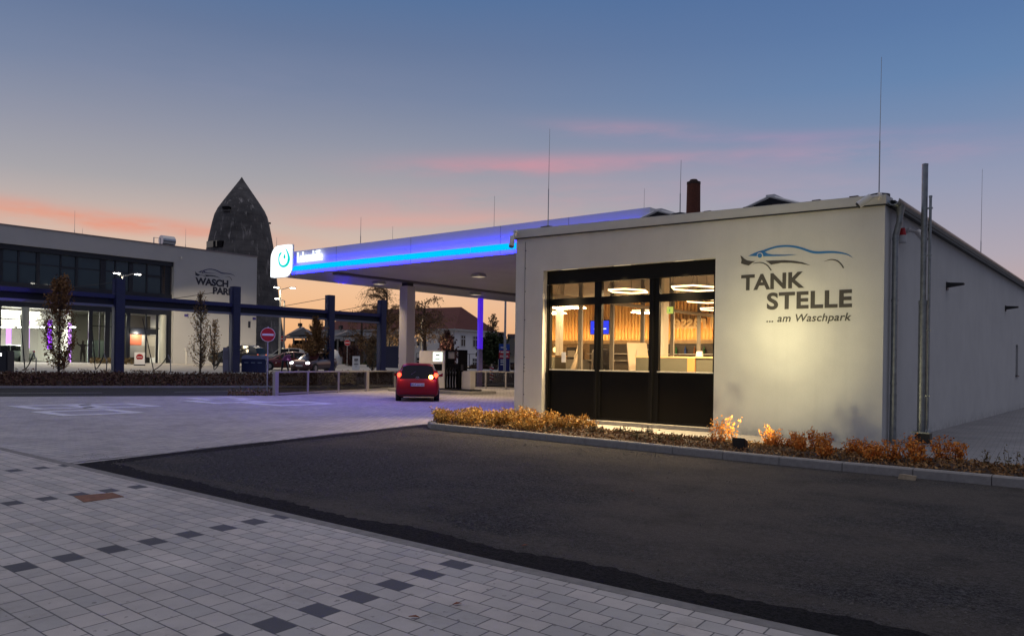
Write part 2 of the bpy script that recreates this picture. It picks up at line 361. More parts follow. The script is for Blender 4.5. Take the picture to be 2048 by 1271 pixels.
def asphalt(name, a, c2, rough=.75, patch=True, coarse=34):
    m, t, b, vec = newmat(name)
    st = noise_node(t, vec, coarse * 3, 4, .8); g = noise_node(t, vec, coarse, 3, .7); big = noise_node(t, vec, .35, 6, .65)
    c = tmix(t, tmap(t, st, .44, .60), a, c2)
    c = tmix(t, tmap(t, g, .46, .60), c, tuple(x * .38 for x in a))
    g2 = noise_node(t, vec, coarse * .42, 5, .8); c = tmix(t, tmap(t, g2, .53, .62, 0, .75), c, c2); g3 = noise_node(t, vec, coarse * .3 + 3.3, 4, .8); c = tmix(t, tmap(t, g3, .54, .62, 0, .85), c, tuple(x * .3 for x in a))
    if patch:
        s_ = t.nodes.new('ShaderNodeSeparateXYZ'); t.links.new(vec, s_.inputs[0])
        side_ = tmap(t, s_.outputs[0], -11.0, -4.0, -.10, .09); kerb_ = tmap(t, s_.outputs[1], 9.5, 12.6, 0., .07)
        bias = tmath(t, 'ADD', side_, kerb_)
        dusty = tmap(t, tmath(t, 'ADD', big, bias), .46, .66, 0, .85); dusty = tmath(t, 'MINIMUM', tmath(t, 'MAXIMUM', dusty, 0.), .85)
        c = tmix(t, tmath(t, 'MULTIPLY', dusty, tmap(t, st, .38, .58, .25, 1.0)), c, (.125, .108, .094))
        mm = t.nodes.new('ShaderNodeMapping'); mm.inputs['Scale'].default_value = (.10, 1.6, 1); mm.inputs['Rotation'].default_value = (0, 0, .12); t.links.new(vec, mm.inputs[0])
        trk = tmap(t, noise_node(t, mm.outputs[0], 1.0, 4), .56, .74, 0, .25); c = tmix(t, trk, c, tuple(x * .5 for x in a))
        dk = tmap(t, noise_node(t, vec, 1.1, 6, .75), .5, .68, 0, .4); c = tmix(t, dk, c, tuple(x * .55 for x in a))
        fr = tmap(t, tmath(t, 'ABSOLUTE', tmath(t, 'SUBTRACT', s_.outputs[1], tmath(t, 'ADD', 5.42, tmath(t, 'MULTIPLY', noise_node(t, vec, 3, 4), .35)))), .0, .16, .8, 0.)
        c = tmix(t, tmath(t, 'MULTIPLY', tmath(t, 'MAXIMUM', fr, 0.), tmap(t, st, .4, .6, .2, 1.0)), c, (.10, .088, .078))
    t.links.new(c, b.inputs['Base Color']); b.inputs['Roughness'].default_value = .95; b.inputs['Specular IOR Level'].default_value = .12
    bp = t.nodes.new('ShaderNodeBump'); bp.inputs['Strength'].default_value = 1.0; bp.inputs['Distance'].default_value = .012
    t.links.new(tmath(t, 'ADD', st, g), bp.inputs['Height']); t.links.new(bp.outputs[0], b.inputs['Normal'])
    return m
pave_near = pavers('sidewalk_pavers', .247, .178, (.45,.43,.41), (.10,.10,.10), dark=(.07,.072,.085), dpos=(1, -15, -26))
pave_lot = pavers('forecourt_pavers', .2, .2, (.39,.38,.375), (.13,.13,.14), ku=(0,.25), kv=(-.2,0), vari=.26, jw=.011)
pave_side = pavers('yard_pavers', .2, .2, (.26,.26,.27), (.10,.10,.11), vari=.1, jw=.006)
asph = asphalt('rough_asphalt', (.027,.027,.031), (.125,.122,.126))
asph_new = asphalt('fresh_asphalt', (.013,.013,.015), (.026,.026,.028), patch=False)
asph_road = asphalt('road_asphalt', (.05,.05,.052), (.075,.073,.072), patch=False, coarse=30)
# ================================================================ ground
def sheet(name, poly, z, m, kind='structure'):
    b = MB(); b.quad(*[(x, y, z) for x, y in poly]); o = b.build(name, m); o['kind'] = kind; return o
earth = mat('earth', (.05,.05,.04), .95, var=.4, vscale=.05)
sheet('ground', [(-900,-300),(900,-300),(900,1200),(-900,1200)], -.05, earth)
sheet('asphalt_yard', [(-14.6,4.8),(60,4.8),(60,13.6),(-14.2,14.9),(-14.6,14.9)], 0, asph)
sheet('road', [(-60,-40),(-13.5,-40),(-13.5,4.2),(-14.4,60),(-33.4,70),(-60,70)], -.004, asph_road)
sheet('sidewalk', [(-60,-30),(60,-30),(60,4.80),(-4,4.80),(-12.4,4.97),(-60,5.9)], .004, pave_near)
sheet('sidewalk_edging', [(-60,5.9),(-12.4,4.97),(-4,4.80),(60,4.80),(60,4.93),(-4,4.93),(-12.4,5.10),(-60,6.03)], .006, mat('edging', (.22,.21,.2), .9, var=.3, vscale=8, bump=.4, bscale=120))
# darker fresh strips with a ragged edge
def ragged(pts, wd, side, seed, step=.07, amp=.07):
    r = random.Random(seed); out = []; inn = []
    for (a, b) in zip(pts[:-1], pts[1:]):
        a, b = Vector((*a, 0)), Vector((*b, 0)); d = b - a; n = int(d.length / step); nn = Vector((-d.y, d.x, 0)).normalized() * side
        for i in range(n):
            p = a + d * i / n; out.append(p); inn.append(p + nn * (wd + r.uniform(-amp, amp) * .5 + .05 * math.sin(i * .21) + .03 * math.sin(i * .057 + 1)))
    return out, inn
def strip(name, pts, wd, side, seed, z, m):
    o, i = ragged(pts, wd, side, seed); b = MB()
    for k in range(len(o) - 1): b.quad((o[k].x,o[k].y,z),(o[k+1].x,o[k+1].y,z),(i[k+1].x,i[k+1].y,z),(i[k].x,i[k].y,z))
    x = b.build(name, m); x['kind'] = 'structure'; return x
strip('asphalt_seam', [(-12.35,5.12),(-4,4.94),(14,4.94)], .36, 1, 3, .003, asph_new)
edge = [(-12.50,5.10),(-13.05,7.8),(-13.6,10.5),(-14.15,13.2),(-14.45,14.7)]
strip('asphalt_seam', edge, .34, -1, 5, .0035, asph_new)
lot = [(-12.40,5.10)] + edge[1:] + [(-14.3,17.6),(-14.3,60),(-30.2,60),(-31.2,40),(-34.6,34.0),(-29.7,20.42),(-31.9,15.9),(-34.2,11.3),(-37.4,5.6)]
sheet('forecourt', lot, .007, pave_lot)
strip('forecourt_edging', edge, .05, 1, 9, .010, mat('edging_dark', (.12,.12,.12), .9))
sheet('yard_path', [(-4.55,15.2),(60,13.9),(60,60),(-4.5,60)], .004, pave_side)
sheet('concrete_apron', [(-14.1,15.7),(-4.4,15.2),(-4.4,17.8),(-14.1,17.8)], .006, mat('apron', (.38,.36,.33), .85, var=.2, vscale=6, bump=.3, bscale=80))
# road marking lines
rl = mat('road_paint', (.5,.5,.5), .7, var=.3, vscale=20)
for a, b_, wd in [((0,786.5),(205,785),.12), ((350,783.5),(535,781),.12)]:
    p, q = atz(*a), atz(*b_); d = (q - p).normalized(); n = Vector((-d.y, d.x, 0)) * wd
    s_ = MB(); s_.quad((p.x,p.y,.002),(q.x,q.y,.002),(q.x+n.x,q.y+n.y,.002),(p.x+n.x,p.y+n.y,.002)); s_.build('road_line', rl)['kind'] = 'structure'
# raised planted bank between the road and the wash park
TOE = [(-52,-6),(-43.5,14.4),(-38.6,25.8),(-37.1,31.7),(-36.4,40),(-37,60)]
TOP = [(-55,-6),(-46.0,14.8),(-45.2,20),(-45.3,32),(-46.5,42),(-48,60)]
bank_m = mat('bank_soil', (.045,.028,.022), .95, var=.5, vscale=4, bump=.8, bscale=20)
b = MB()
for k in range(5):
    n = 6
    for j in range(n):
        def pt(kk, t):
            a, c = Vector(TOE[kk]), Vector(TOP[kk]); p = a.lerp(c, t); return (p.x, p.y, .02 + .56 * math.sin(t * math.pi / 2))
        b.quad(pt(k, j/n), pt(k+1, j/n), pt(k+1, (j+1)/n), pt(k, (j+1)/n))
b.build('planted_bank', bank_m, smooth=True)['kind'] = 'structure'
wash_m = mat('wash_paving', (.34,.32,.30), .75, var=.25, vscale=1.2, bump=.2, bscale=60)
b = MB()
for k in range(5):
    a, c = TOP[k], TOP[k+1]
    b.quad((a[0],a[1],.58),(c[0],c[1],.58),(-68,c[1],1.06),(-68,a[1],1.06))
b.quad((-68,-6,1.06),(-68,60,1.06),(-200,200,1.06),(-200,-6,1.06)); b.quad((-68,60,1.06),(-48,60,.58),(-60,130,.6),(-200,200,1.06))
b.build('wash_park_ground', wash_m)['kind'] = 'structure'
b = MB()
for k in range(5):
    for (P, z, wd) in ((TOP, .60, -.25), (TOE, .07, .18)):
        a, c = Vector((*P[k], 0)), Vector((*P[k+1], 0)); b.hexa([(a.x,a.y,z-.2),(c.x,c.y,z-.2),(c.x+wd,c.y,z-.2),(a.x+wd,a.y,z-.2),(a.x,a.y,z+.02),(c.x,c.y,z+.02),(c.x+wd,c.y,z+.02),(a.x+wd,a.y,z+.02)])
b.build('bank_kerb', mat('kerb_light', (.36,.35,.34), .85, var=.15, vscale=3))['kind'] = 'structure'

def leaf_quads(b, c, s, r):
    u = Vector((r.gauss(0,1), r.gauss(0,1), r.gauss(0,1))).normalized(); v = u.orthogonal().normalized(); v = (Matrix.Rotation(r.uniform(0, 6.28), 3, u) @ v)
    u = u * s * r.uniform(.6, 1.2); v = v * s * .55 * r.uniform(.6, 1.2)
    c = Vector(c); b.v += [tuple(c - u), tuple(c + v * .9 - u * .1), tuple(c + u), tuple(c - v)]; n = len(b.v); b.f.append((n-4, n-3, n-2, n-1))
def leafmat(name, c, c2, scale=8, rough=.7):
    m, t, bb, vec = newmat(name)
    f = tmap(t, noise_node(t, vec, scale, 3), .35, .65); t.links.new(tmix(t, f, c, c2), bb.inputs['Base Color']); bb.inputs['Roughness'].default_value = rough
    bb.inputs['Specular IOR Level'].default_value = .25
    return m
# low brown ground cover on the bank
gc = leafmat('ground_cover', (.075,.03,.025), (.13,.075,.04), 6)
b = MB(); r = random.Random(11)
for i in range(15000):
    k = r.choices([0,1,2,3], [2.2,3,2,2])[0]; t, s_ = r.random(), r.random()
    a = Vector(TOE[k]).lerp(Vector(TOE[k+1]), s_); c = Vector(TOP[k]).lerp(Vector(TOP[k+1]), s_); p = a.lerp(c, .04 + .93*t)
    h = .02 + .56 * math.sin((.04+.93*t) * math.pi / 2) + abs(r.gauss(0, .09)); leaf_quads(b, (p.x, p.y, h), .085, r)
tag(b.build('ground_cover', gc), kind='stuff')

# ---------------------------------------------------------------- planting bed by the filling station shop
KB = [(-14.30,17.7),(-14.25,15.4),(-14.12,14.5),(-13.85,13.85),(-13.35,13.46),(-12.7,13.38),(-10.4,13.30),(-7.9,13.1),(-5.3,12.86),(-4.1,12.8),(-1.4,12.78),(3,12.8),(12,12.8)]
def stones(path, L, wd, h, name, m, label):
    root = empty(name, (path[0][0], path[0][1], 0), label, 'kerb')
    seg = []; acc = 0
    pts = [Vector((*p, 0)) for p in path]
    dense = []
    for a, c in zip(pts[:-1], pts[1:]):
        n = max(1, int((c - a).length / .1)); dense += [a.lerp(c, i / n) for i in range(n)]
    dense.append(pts[-1])
    def off(i):
        d = (dense[min(i+1, len(dense)-1)] - dense[max(i-1, 0)]).normalized(); return Vector((-d.y, d.x, 0))
    i = 0; g = 0
    while i < len(dense) - 2:
        j = i; s = 0
        while j < len(dense) - 1 and s < L: s += (dense[j+1] - dense[j]).length; j += 1
        bb = MB(); ch = .02; e = .006
        idx = list(range(i, j + 1)); prof = [(0, -.1), (0, h - ch), (ch, h), (wd, h), (wd, -.1)]; vs = []
        for q in idx:
            o = off(q); p = dense[q]
            if q == i: p = p + (dense[q+1] - dense[q]).normalized() * e
            if q == j: p = p - (dense[q] - dense[q-1]).normalized() * e
            for (t, z) in prof: vs.append((p.x + o.x*t - root.location.x, p.y + o.y*t - root.location.y, z))
        fs = []; k = len(prof)
        for q in range(len(idx) - 1):
            for t in range(k): fs.append((q*k+t, q*k+(t+1)%k, (q+1)*k+(t+1)%k, (q+1)*k+t))
        fs.append(tuple(range(k))); fs.append(tuple((len(idx)-1)*k + t for t in range(k-1, -1, -1)))
        bb.add(vs, fs); bb.build('kerb_stone', m, root); i = j; g += 1
    return root
stones(KB, 1.0, .15, .135, 'kerb', kerb_m, 'grey concrete kerb running along the front of the autumn planting bed')
bed = [(-14.15,15.9),(-14.1,15.2),(-13.95,14.5),(-13.6,13.9),(-13.2,13.6),(-10.4,13.45),(-7.9,13.25),(-5.3,13.0),(-1.4,12.92),(12,12.93),(12,14.3),(3,14.4),(-1.4,15.0),(-4,15.7),(-8.5,15.9),(-12,16.1),(-14.05,16.6)]
b = MB(); nx = 160
def bed_back(x): 
    P = [(-14.2,16.4),(-12,15.7),(-9.5,15.3),(-6.5,14.95),(-4.2,14.7),(-2.5,14.5),(0,14.2),(12,13.9)]
    for (a, c) in zip(P[:-1], P[1:]):
        if a[0] <= x <= c[0]: return a[1] + (c[1]-a[1]) * (x-a[0]) / (c[0]-a[0])
    return 14
def bed_front(x):
    P = [(-14.15,14.6),(-13.85,13.95),(-13.3,13.62),(-12.7,13.5),(-10.4,13.43),(-7.9,13.22),(-5.3,13.0),(-4.1,12.93),(12,12.93)]
    for (a, c) in zip(P[:-1], P[1:]):
        if a[0] <= x <= c[0]: return a[1] + (c[1]-a[1]) * (x-a[0]) / (c[0]-a[0])
    return 13
mulch = mat('mulch', (.05,.028,.018), .95, var=.5, vscale=18, bump=1, bscale=60)
r = random.Random(4); rows = []
for i in range(nx + 1):
    x = -14.1 + 26 * (i / nx); f, k = bed_front(x), bed_back(x); rows.append([(x, f + (k - f) * j / 12, (.1 + r.uniform(-.015, .035) + .05 * math.sin(j / 12 * math.pi)) if 0 < j < 12 else (.1 if j == 0 else .012)) for j in range(13)])
for i in range(nx):
    for j in range(12): b.quad(rows[i][j], rows[i+1][j], rows[i+1][j+1], rows[i][j+1])
b.build('bed_soil', mulch, smooth=True)['kind'] = 'structure'
litter = leafmat('leaf_litter', (.16,.065,.025), (.42,.24,.09), 14)
b = MB()
for i in range(11000):
    x = r.uniform(-14.0, 2.2) if i < 9500 else r.uniform(2, 8); f, k = bed_front(x), bed_back(x); y = r.uniform(f + .02, k - .1); leaf_quads(b, (x, y, .11 + .05 * math.sin((y-f)/(k-f)*3.1) + abs(r.gauss(0, .025))), .035, r)
tag(b.build('leaf_litter', litter), kind='stuff')
# shrubs: straw-coloured clumps to the left, orange ones to the right
gold = leafmat('gold_leaves', (.42,.24,.05), (.76,.50,.15), 10); orange = leafmat('orange_leaves', (.60,.16,.022), (.78,.34,.06), 10)
olive = leafmat('olive_leaves', (.10,.09,.035), (.2,.15,.06), 10)
stem_m = mat('stem', (.12,.07,.04), .8)
def shrub(x, y, h, wd, m, label, group, nst=14, nl=260, seed=0, ls=.028, up=.3, name='shrub'):
    root = empty(name, (x, y, .1), label, 'shrub', group); rr = random.Random(seed)
    st = MB(); lf = MB()
    for k in range(nst):
        a = rr.uniform(0, 6.283); L = h * rr.uniform(.6, 1.05); sp = wd * .5 * rr.uniform(.3, 1)
        p = Vector((rr.gauss(0, .04), rr.gauss(0, .04), -.03)); pts = [p]
        for q in range(4):
            tt = (q + 1) / 4; pts.append(Vector((p.x + math.cos(a) * sp * tt ** .8 + rr.gauss(0, .012), p.y + math.sin(a) * sp * tt ** .8 + rr.gauss(0, .012), L * tt)))
        st.tube(pts, [.005, .004, .003, .003, .002], 4, False)
        for q in range(nl // nst):
            tt = rr.uniform(up, 1.02) ; i = min(3, int(tt * 4)); f = tt * 4 - i; c = pts[i].lerp(pts[i+1], f)
            leaf_quads(lf, c + Vector((rr.gauss(0, .025), rr.gauss(0, .025), rr.gauss(0, .02))), ls, rr)
    st.build('stem', stem_m, root); lf.build('foliage', m, root); return root
LAB = {'g': ('straw yellow low shrub in the bed before the shop window', 'straw yellow shrubs at the left end of the bed'),
       'o': ('orange leaved shrub in the bed before the floodlit wall', 'orange shrubs along the right half of the bed'),
       'b': ('small brownish thin shrub in the bed below the shop window', 'thin brown shrubs in the middle of the bed'),
       'y': ('dark sparse low twiggy plant on the bare right end of the bed', 'sparse plants at the right end of the bed')}
sp = []; r = random.Random(21)
for i in range(50):
    x = -14.0 + i * .085 + r.uniform(-.06, .06); f = max(bed_front(x), 13.55); sp.append((x, r.uniform(f + .15, bed_back(x) - .35), r.uniform(.20, .38) * (1.15 if x > -12.3 and x < -11 else .95), r.uniform(.32, .46), 'g'))
for i in range(22):
    x = -10.3 + i * .21 + r.uniform(-.1, .1); f = bed_front(x); sp.append((x, r.uniform(f + .25, f + 1.3), r.uniform(.11, .22), r.uniform(.25, .4), 'b'))
for i in range(22):
    x = -6.5 + i * .19 + r.uniform(-.06, .06); f = bed_front(x); sp.append((x, r.uniform(f + .35, min(f + 1.6, bed_back(x) - .2)), r.uniform(.26, .44), r.uniform(.28, .42), 'o'))
for i in range(12):
    x = -1.9 + i * .3 + r.uniform(-.1, .1); f = bed_front(x); sp.append((x, r.uniform(f + .2, f + 1.0), r.uniform(.2, .42), r.uniform(.25, .4), 'y'))
sp += [(-6.28,14.35,.55,.36,'t'), (-6.62,14.6,.50,.34,'t'), (-6.42,14.0,.36,.3,'t')]
for i, (x, y, h, wd, k) in enumerate(sp):
    if k == 't': shrub(x, y, h, wd, orange, 'brightly lit taller golden shrub just left of and behind the small floodlight', 'lit shrubs behind the floodlight', nst=9, nl=170, seed=900+i, ls=.028); continue
    if k in 'ob' and (math.hypot(x + 5.74, y - 13.5) < .3 or (-6.7 < x < -5.6 and y > 13.35)): continue
    mm = {'g': gold, 'o': orange, 'b': olive, 'y': olive}[k]
    shrub(x, y, h, wd, mm, *LAB[k], nst={'g':18,'o':14,'b':9,'y':6}[k], nl={'g':380,'o':420,'b':120,'y':60}[k], seed=i, ls={'g':.032,'o':.026,'b':.025,'y':.024}[k], up=.2 if k != 'y' else .35)

# floodlight in the bed: a dark box on the ground aimed at the wall, a real lit lamp
fl = empty('floodlight', (-5.74, 13.5, .1), 'small dark floodlight box standing among the orange shrubs near the kerb', 'lamp')
b = MB(); b.hexa([(-.11,-.08,.02),(.11,-.08,.02),(.11,.08,.02),(-.11,.08,.02),(-.12,-.10,.24),(.12,-.10,.24),(.10,.09,.18),(-.10,.09,.18)]); b.build('housing', dark_plastic, fl, bevel=.012)
b = MB(); b.hexa([(-.08,.084,.05),(.08,.084,.05),(.08,.10,.05),(-.08,.10,.05),(-.08,.088,.16),(.08,.088,.16),(.08,.104,.16),(-.08,.104,.16)]); b.build('lens', emis('flood_lens', (1,.86,.6), 8), fl)
b = MB(); b.cyl((0,0,-.05),(0,0,.03),.03,10); b.build('spike', dark_plastic, fl)
fo = Vector((-5.74, 13.5, .46))
for en, an, tz in ((320, 18, 2.45), (400, 34, 2.45), (370, 62, 2.4), (290, 128, 3.6)):
    lamp('floodlight_beam', 'SPOT', tuple(fo), Vector((-6.68, 17.77, tz)) - fo, en, (1,.87,.47), .03, spot=an, blend=1)

# ================================================================ filling station shop
WX0, WX1, WY0, WY1 = -14.32, -4.49, 17.77, 44.0
OX0, OX1, OZ1 = -13.34, -8.24, 4.15
def topz(x): return 5.0 + .013 * (WX1 - x)
shop = empty('shop_building', ((WX0+WX1)/2, WY0, 0), 'white rendered shop with a large lit window and a car emblem on its front wall', 'building')
def off(b): return (shop.location.x, shop.location.y, 0)
def sb(b, name, m, **k): return b.build(name, m, shop, off=off(b), **k)
def wallbox(b, x0, x1, y0, y1, z0): b.hexa([(x0,y0,z0),(x1,y0,z0),(x1,y1,z0),(x0,y1,z0),(x0,y0,topz(x0)),(x1,y0,topz(x1)),(x1,y1,topz(x1)),(x0,y1,topz(x0))])
b = MB()
wallbox(b, WX0, OX0, WY0, WY0 + .45, -.1); wallbox(b, OX1, WX1, WY0, WY0 + .45, -.1); wallbox(b, OX0, OX1, WY0, WY0 + .45, OZ1)
sb(b, 'front_wall', plaster)
b = MB(); ws = [(37.35, 37.9)]
y = WY0 + .45
b.box((WX1-.4, y, -.1), (WX1, 37.3, 5.0)); b.box((WX1-.4, 37.3, -.1), (WX1, 38.0, 1.35)); b.box((WX1-.4, 37.3, 2.6), (WX1, 38.0, 5.0)); b.box((WX1-.4, 38.0, -.1), (WX1, WY1, 5.0))
sb(b, 'side_wall', plaster_side)
b = MB(); b.box((WX1-.34,37.3,1.35),(WX1-.3,38.0,2.6)); wn1 = sb(b, 'window', black_panel)
b = MB(); b.box((WX1-.3,37.28,1.33),(WX1+.05,38.02,1.37)); sb(b, 'window_sill', dark_plastic)
b = MB(); b.box((WX0, 31.2, -.1), (WX1-.4, 31.5, 4.9)); sb(b, 'inner_wall', plaster)
b = MB(); b.hexa([(WX0,WY0+.45,4.85),(WX1-.4,WY0+.45,4.85),(WX1-.4,WY1,4.85),(WX0,WY1,4.85),(WX0,WY0+.45,topz(WX0)+.12),(WX1-.4,WY0+.45,5.0),(WX1-.4,WY1,5.0),(WX0,WY1,topz(WX0)+.12)]); sb(b, 'roof', mat('roof_sheet', (.25,.25,.26), .6))
# sloping parapet flashing
b = MB(); b.hexa([(WX0-.06,WY0-.06,topz(WX0)),(WX1+.03,WY0-.06,topz(WX1)),(WX1+.03,WY0+.5,topz(WX1)),(WX0-.06,WY0+.5,topz(WX0)),
                  (WX0-.06,WY0-.06,topz(WX0)+.235),(WX1+.03,WY0-.06,topz(WX1)+.2),(WX1+.03,WY0+.5,topz(WX1)+.2),(WX0-.06,WY0+.5,topz(WX0)+.235)])
sb(b, 'roof_flashing', mat('flashing', (.52,.52,.50), .5, var=.08, vscale=2), bevel=.008)
b = MB(); b.hexa([(WX0-.055,WY0-.055,topz(WX0)-.025),(WX1+.02,WY0-.055,topz(WX1)-.025),(WX1+.02,WY0+.4,topz(WX1)-.025),(WX0-.055,WY0+.4,topz(WX0)-.025),(WX0-.055,WY0-.055,topz(WX0)),(WX1+.02,WY0-.055,topz(WX1)),(WX1+.02,WY0+.4,topz(WX1)),(WX0-.055,WY0+.4,topz(WX0))])
sb(b, 'drip_edge', dark_plastic)
# gutter along the side eave, downpipe at the corner
b = MB(); n = 14
prof = [(math.cos(math.pi + math.pi*k/n) * .125, math.sin(math.pi + math.pi*k/n) * .125) for k in range(n + 1)]
prof = prof + [(x*.86, z*.86) for x, z in prof[::-1]]; GX, GZ = WX1 + .14, 5.1
v = [(GX + x, yy, GZ + z) for yy in (WY0+.06, WY1) for x, z in prof]; k = len(prof)
b.add(v, [(i, (i+1)%k, k+(i+1)%k, k+i) for i in range(k)] + [tuple(range(k)), tuple(range(2*k-1, k-1, -1))]); sb(b, 'gutter', zinc)
b = MB(); b.box((WX1-.02, WY0+.3, 4.98), (WX1+.2, WY1, 5.0)); b.hexa([(WX1-.4,WY0+.3,5.14),(WX1+.12,WY0+.3,5.09),(WX1+.12,WY1,5.09),(WX1-.4,WY1,5.14),(WX1-.4,WY0+.3,5.17),(WX1+.12,WY0+.3,5.12),(WX1+.12,WY1,5.12),(WX1-.4,WY1,5.17)]); sb(b, 'eaves', dark_plastic)
px_, py_ = WX1 + .11, WY0 + .42
b = MB(); b.tube([(GX+.05, py_, GZ-.08), (GX+.05, py_, GZ-.3)], [.1, .06], 14); b.tube([(GX+.05, py_, 4.82), (GX+.04, py_, 4.68), (px_-.0, py_+.0, 4.4), (px_, py_, 4.3), (px_, py_, .0)], .062, 14)
for z in (4.3, 3.0, 1.25, 1.0): b.cyl((px_, py_, z), (px_, py_, z + .05), .07, 14)
b.cyl((px_, py_, 0), (px_, py_, 1.0), .067, 14); dp = sb(b, 'downpipe', zinc)
b = MB(); b.cyl((px_+.02, py_-.05, .62), (px_+.07, py_-.08, .56), .02, 8); b.build('tap', steel, dp)
# joint line with small screws, left of the window
b = MB(); jx = -13.99; b.box((jx-.006, WY0-.008, 0), (jx+.006, WY0+.001, 5.0))
for z in (4.75, 4.25, 3.6, 2.8, 1.75, 1.55, 1.45, 1.35, .7): b.cyl((jx+.02, WY0-.012, z), (jx+.02, WY0+.002, z), .018, 8)
sb(b, 'expansion_joint', mat('joint_grey', (.12,.12,.12), .7))
# glazing
GY = WY0 + .28
win = MB()
for (a, c) in [((OX0, OZ1-.37), (OX1, OZ1)), ]: win.box((a[0], GY-.10, a[1]), (c[0], GY+.08, c[1]))
def bar(b, x0, x1, z0, z1, y0=-.05, y1=.06): b.box((x0, GY+y0, z0), (x1, GY+y1, z1))
wf = sb(win, 'window', black_frame)
wf['label'] = 'three wide panes over black panels in a deep recess'
b = MB()
for (x0, x1) in [(OX0+.02, -13.26), (-11.79, -11.57), (-10.13, -9.85), (-8.38, OX1-.005)]: bar(b, x0, x1, .10, OZ1-.372)
for (x0, x1) in [(-13.26, -11.76), (-11.60, -10.10), (-9.88, -8.36)]:
    bar(b, x0, x1, 3.18, 3.38, -.04, .05); bar(b, x0, x1, .10, .16, -.04, .05)
b.build('frame', black_frame, wf, bevel=0, off=(shop.location.x, shop.location.y, 0))
for (x0, x1) in [(-13.26, -11.76), (-11.60, -10.10), (-9.88, -8.36)]:
    b = MB(); bar(b, x0+.001, x1-.001, .161, 1.40, -.02, .02); b.build('panel', black_panel, wf, off=(shop.location.x, shop.location.y, 0))
    b = MB(); bar(b, x0+.001, x1-.001, 1.40, 1.43, -.06, .16); b.build('sill', mat('sill_light', (.6,.58,.5), .5), wf, off=(shop.location.x, shop.location.y, 0))
    b = MB(); bar(b, x0, x1, 1.43, 3.18, 0, .006); b.build('pane', glass, wf, off=(shop.location.x, shop.location.y, 0))
    b = MB(); bar(b, x0, x1, 3.38, OZ1-.372, 0, .006); b.build('pane', glass, wf, off=(shop.location.x, shop.location.y, 0))
b = MB(); b.cyl((-13.32+.03, GY-.13, .1), (-13.29, GY-.13, 3.75), .022, 10); b.cyl((-10.0, GY-.08, .1), (-10.0, GY-.08, 3.75), .02, 10); b.cyl((-11.68, GY-.08, .1), (-11.68, GY-.08, 3.1), .018, 10)
b.build('blind_rail', black_frame, wf, off=(shop.location.x, shop.location.y, 0))
b = MB(); bar(b, OX0, OX1, .0, .10, -.3, .2); sb(b, 'threshold', concrete)
for x_ in (-12.5, -10.85, -9.1):
    b = MB(); b.box((x_-.25, WY0+.05, OZ1-.012), (x_+.25, WY0+.09, OZ1+.01)); sb(b, 'recess_light', emis('recess_lens', (1,.8,.5), .5))
    lamp('recess_beam', 'SPOT', (x_, WY0+.02, OZ1-.05), (0,-.42,-1), 1000, (1,.72,.36), .08, spot=96, blend=.8)
# interior shell
WEST = -14.12; FZ = .78
wood = mat('slat_wood', (.60,.34,.12), .6, var=.3, vscale=3, stretch=(1,1,.2)); wood_l = mat('light_wood', (.62,.42,.22), .5, var=.2, vscale=4)
ceil_m = mat('ceiling_grey', (.20,.18,.16), .8, var=.2, vscale=1); floor_m = mat('shop_floor', (.32,.28,.24), .4, var=.2, vscale=3)
b = MB(); b.box((WX0, WY0+.46, FZ-.1), (WX1-.4, 31.2, FZ)); sb(b, 'interior_floor', floor_m)
b = MB(); b.box((WX0, WY0+.46, 4.62), (WX1-.4, 31.2, 4.7)); sb(b, 'ceiling', ceil_m)
# west side is a glass front that mirrors the room at night
mir = bpy.data.materials.new('night_glass'); mir.use_nodes = True; q = mir.node_tree.nodes['Principled BSDF']; q.inputs['Metallic'].default_value = 1; q.inputs['Roughness'].default_value = .0; q.inputs['Base Color'].default_value = (.85,.82,.77,1)
b = MB(); b.box((WEST-.02, WY0+.6, FZ), (WEST, 31.2, 4.6)); wg = sb(b, 'glass_front', mir); wg['label'] = 'tall west glazing that mirrors the lit room'
b = MB()
for y_ in (18.5, 20.75, 22.6, 24.6, 26.8, 29.0): b.box((WEST, y_, FZ), (WEST+.07, y_+.07, 4.6))
b.box((WEST, 18.4, 3.55), (WEST+.06, 31.2, 3.66)); b.build('mullion', mat('mullion_grey', (.2,.18,.15), .5), wg, off=(shop.location.x, shop.location.y, 0))
b = MB(); b.box((WX0, WY0+.46, -.1), (WX0+.05, 31.2, 4.9)); b.box((WX0, 31.5, -.1), (WX0+.3, WY1, 4.9)); sb(b, 'west_wall', plaster)
b = MB(); b.box((WX0, WY1-.3, -.1), (WX1, WY1, 5.0)); sb(b, 'back_wall', plaster)
# slatted band on the back wall of the sales room
b = MB(); b.box((WEST, 31.16, 2.62), (WX1-.4, 31.19, 4.35)); sl = sb(b, 'slat_backing', mat('slat_back', (.8,.55,.2), .7))
b = MB(); x = WEST + .05
while x < WX1 - .5: b.box((x, 31.08, 2.7), (x+.075, 31.16, 4.35)); x += .17
b.build('slat_band', wood, sl, off=(shop.location.x, shop.location.y, 0))
b = MB(); b.box((WEST, 30.95, 2.5), (WX1-.4, 31.16, 2.66)); sb(b, 'ledge', wood_l)
b = MB(); b.box((WX1-.5, WY0+.5, FZ), (WX1-.41, 31, 4.6)); sb(b, 'east_lining', mat('lining', (.5,.42,.32), .7))
b = MB(); b.box((-7.9, 31.1, FZ), (WX1-.52, 31.15, 2.5)); sb(b, 'brick_cladding', mat('brick_clad', (.45,.30,.16), .7, var=.5, vscale=9, stretch=(1,1,2.5)))
text_mesh('lettering', 'Trasse', .62, frame_m((-13.95, 31.05, 3.12), (1,0,0), (0,0,1)), wood_l, bold=.02, extrude=.05, width=2.0, height=.62, parent=None).parent = None
lt = bpy.data.objects['lettering']; lt.parent = shop; lt.matrix_parent_inverse = Matrix.Translation(-shop.location)
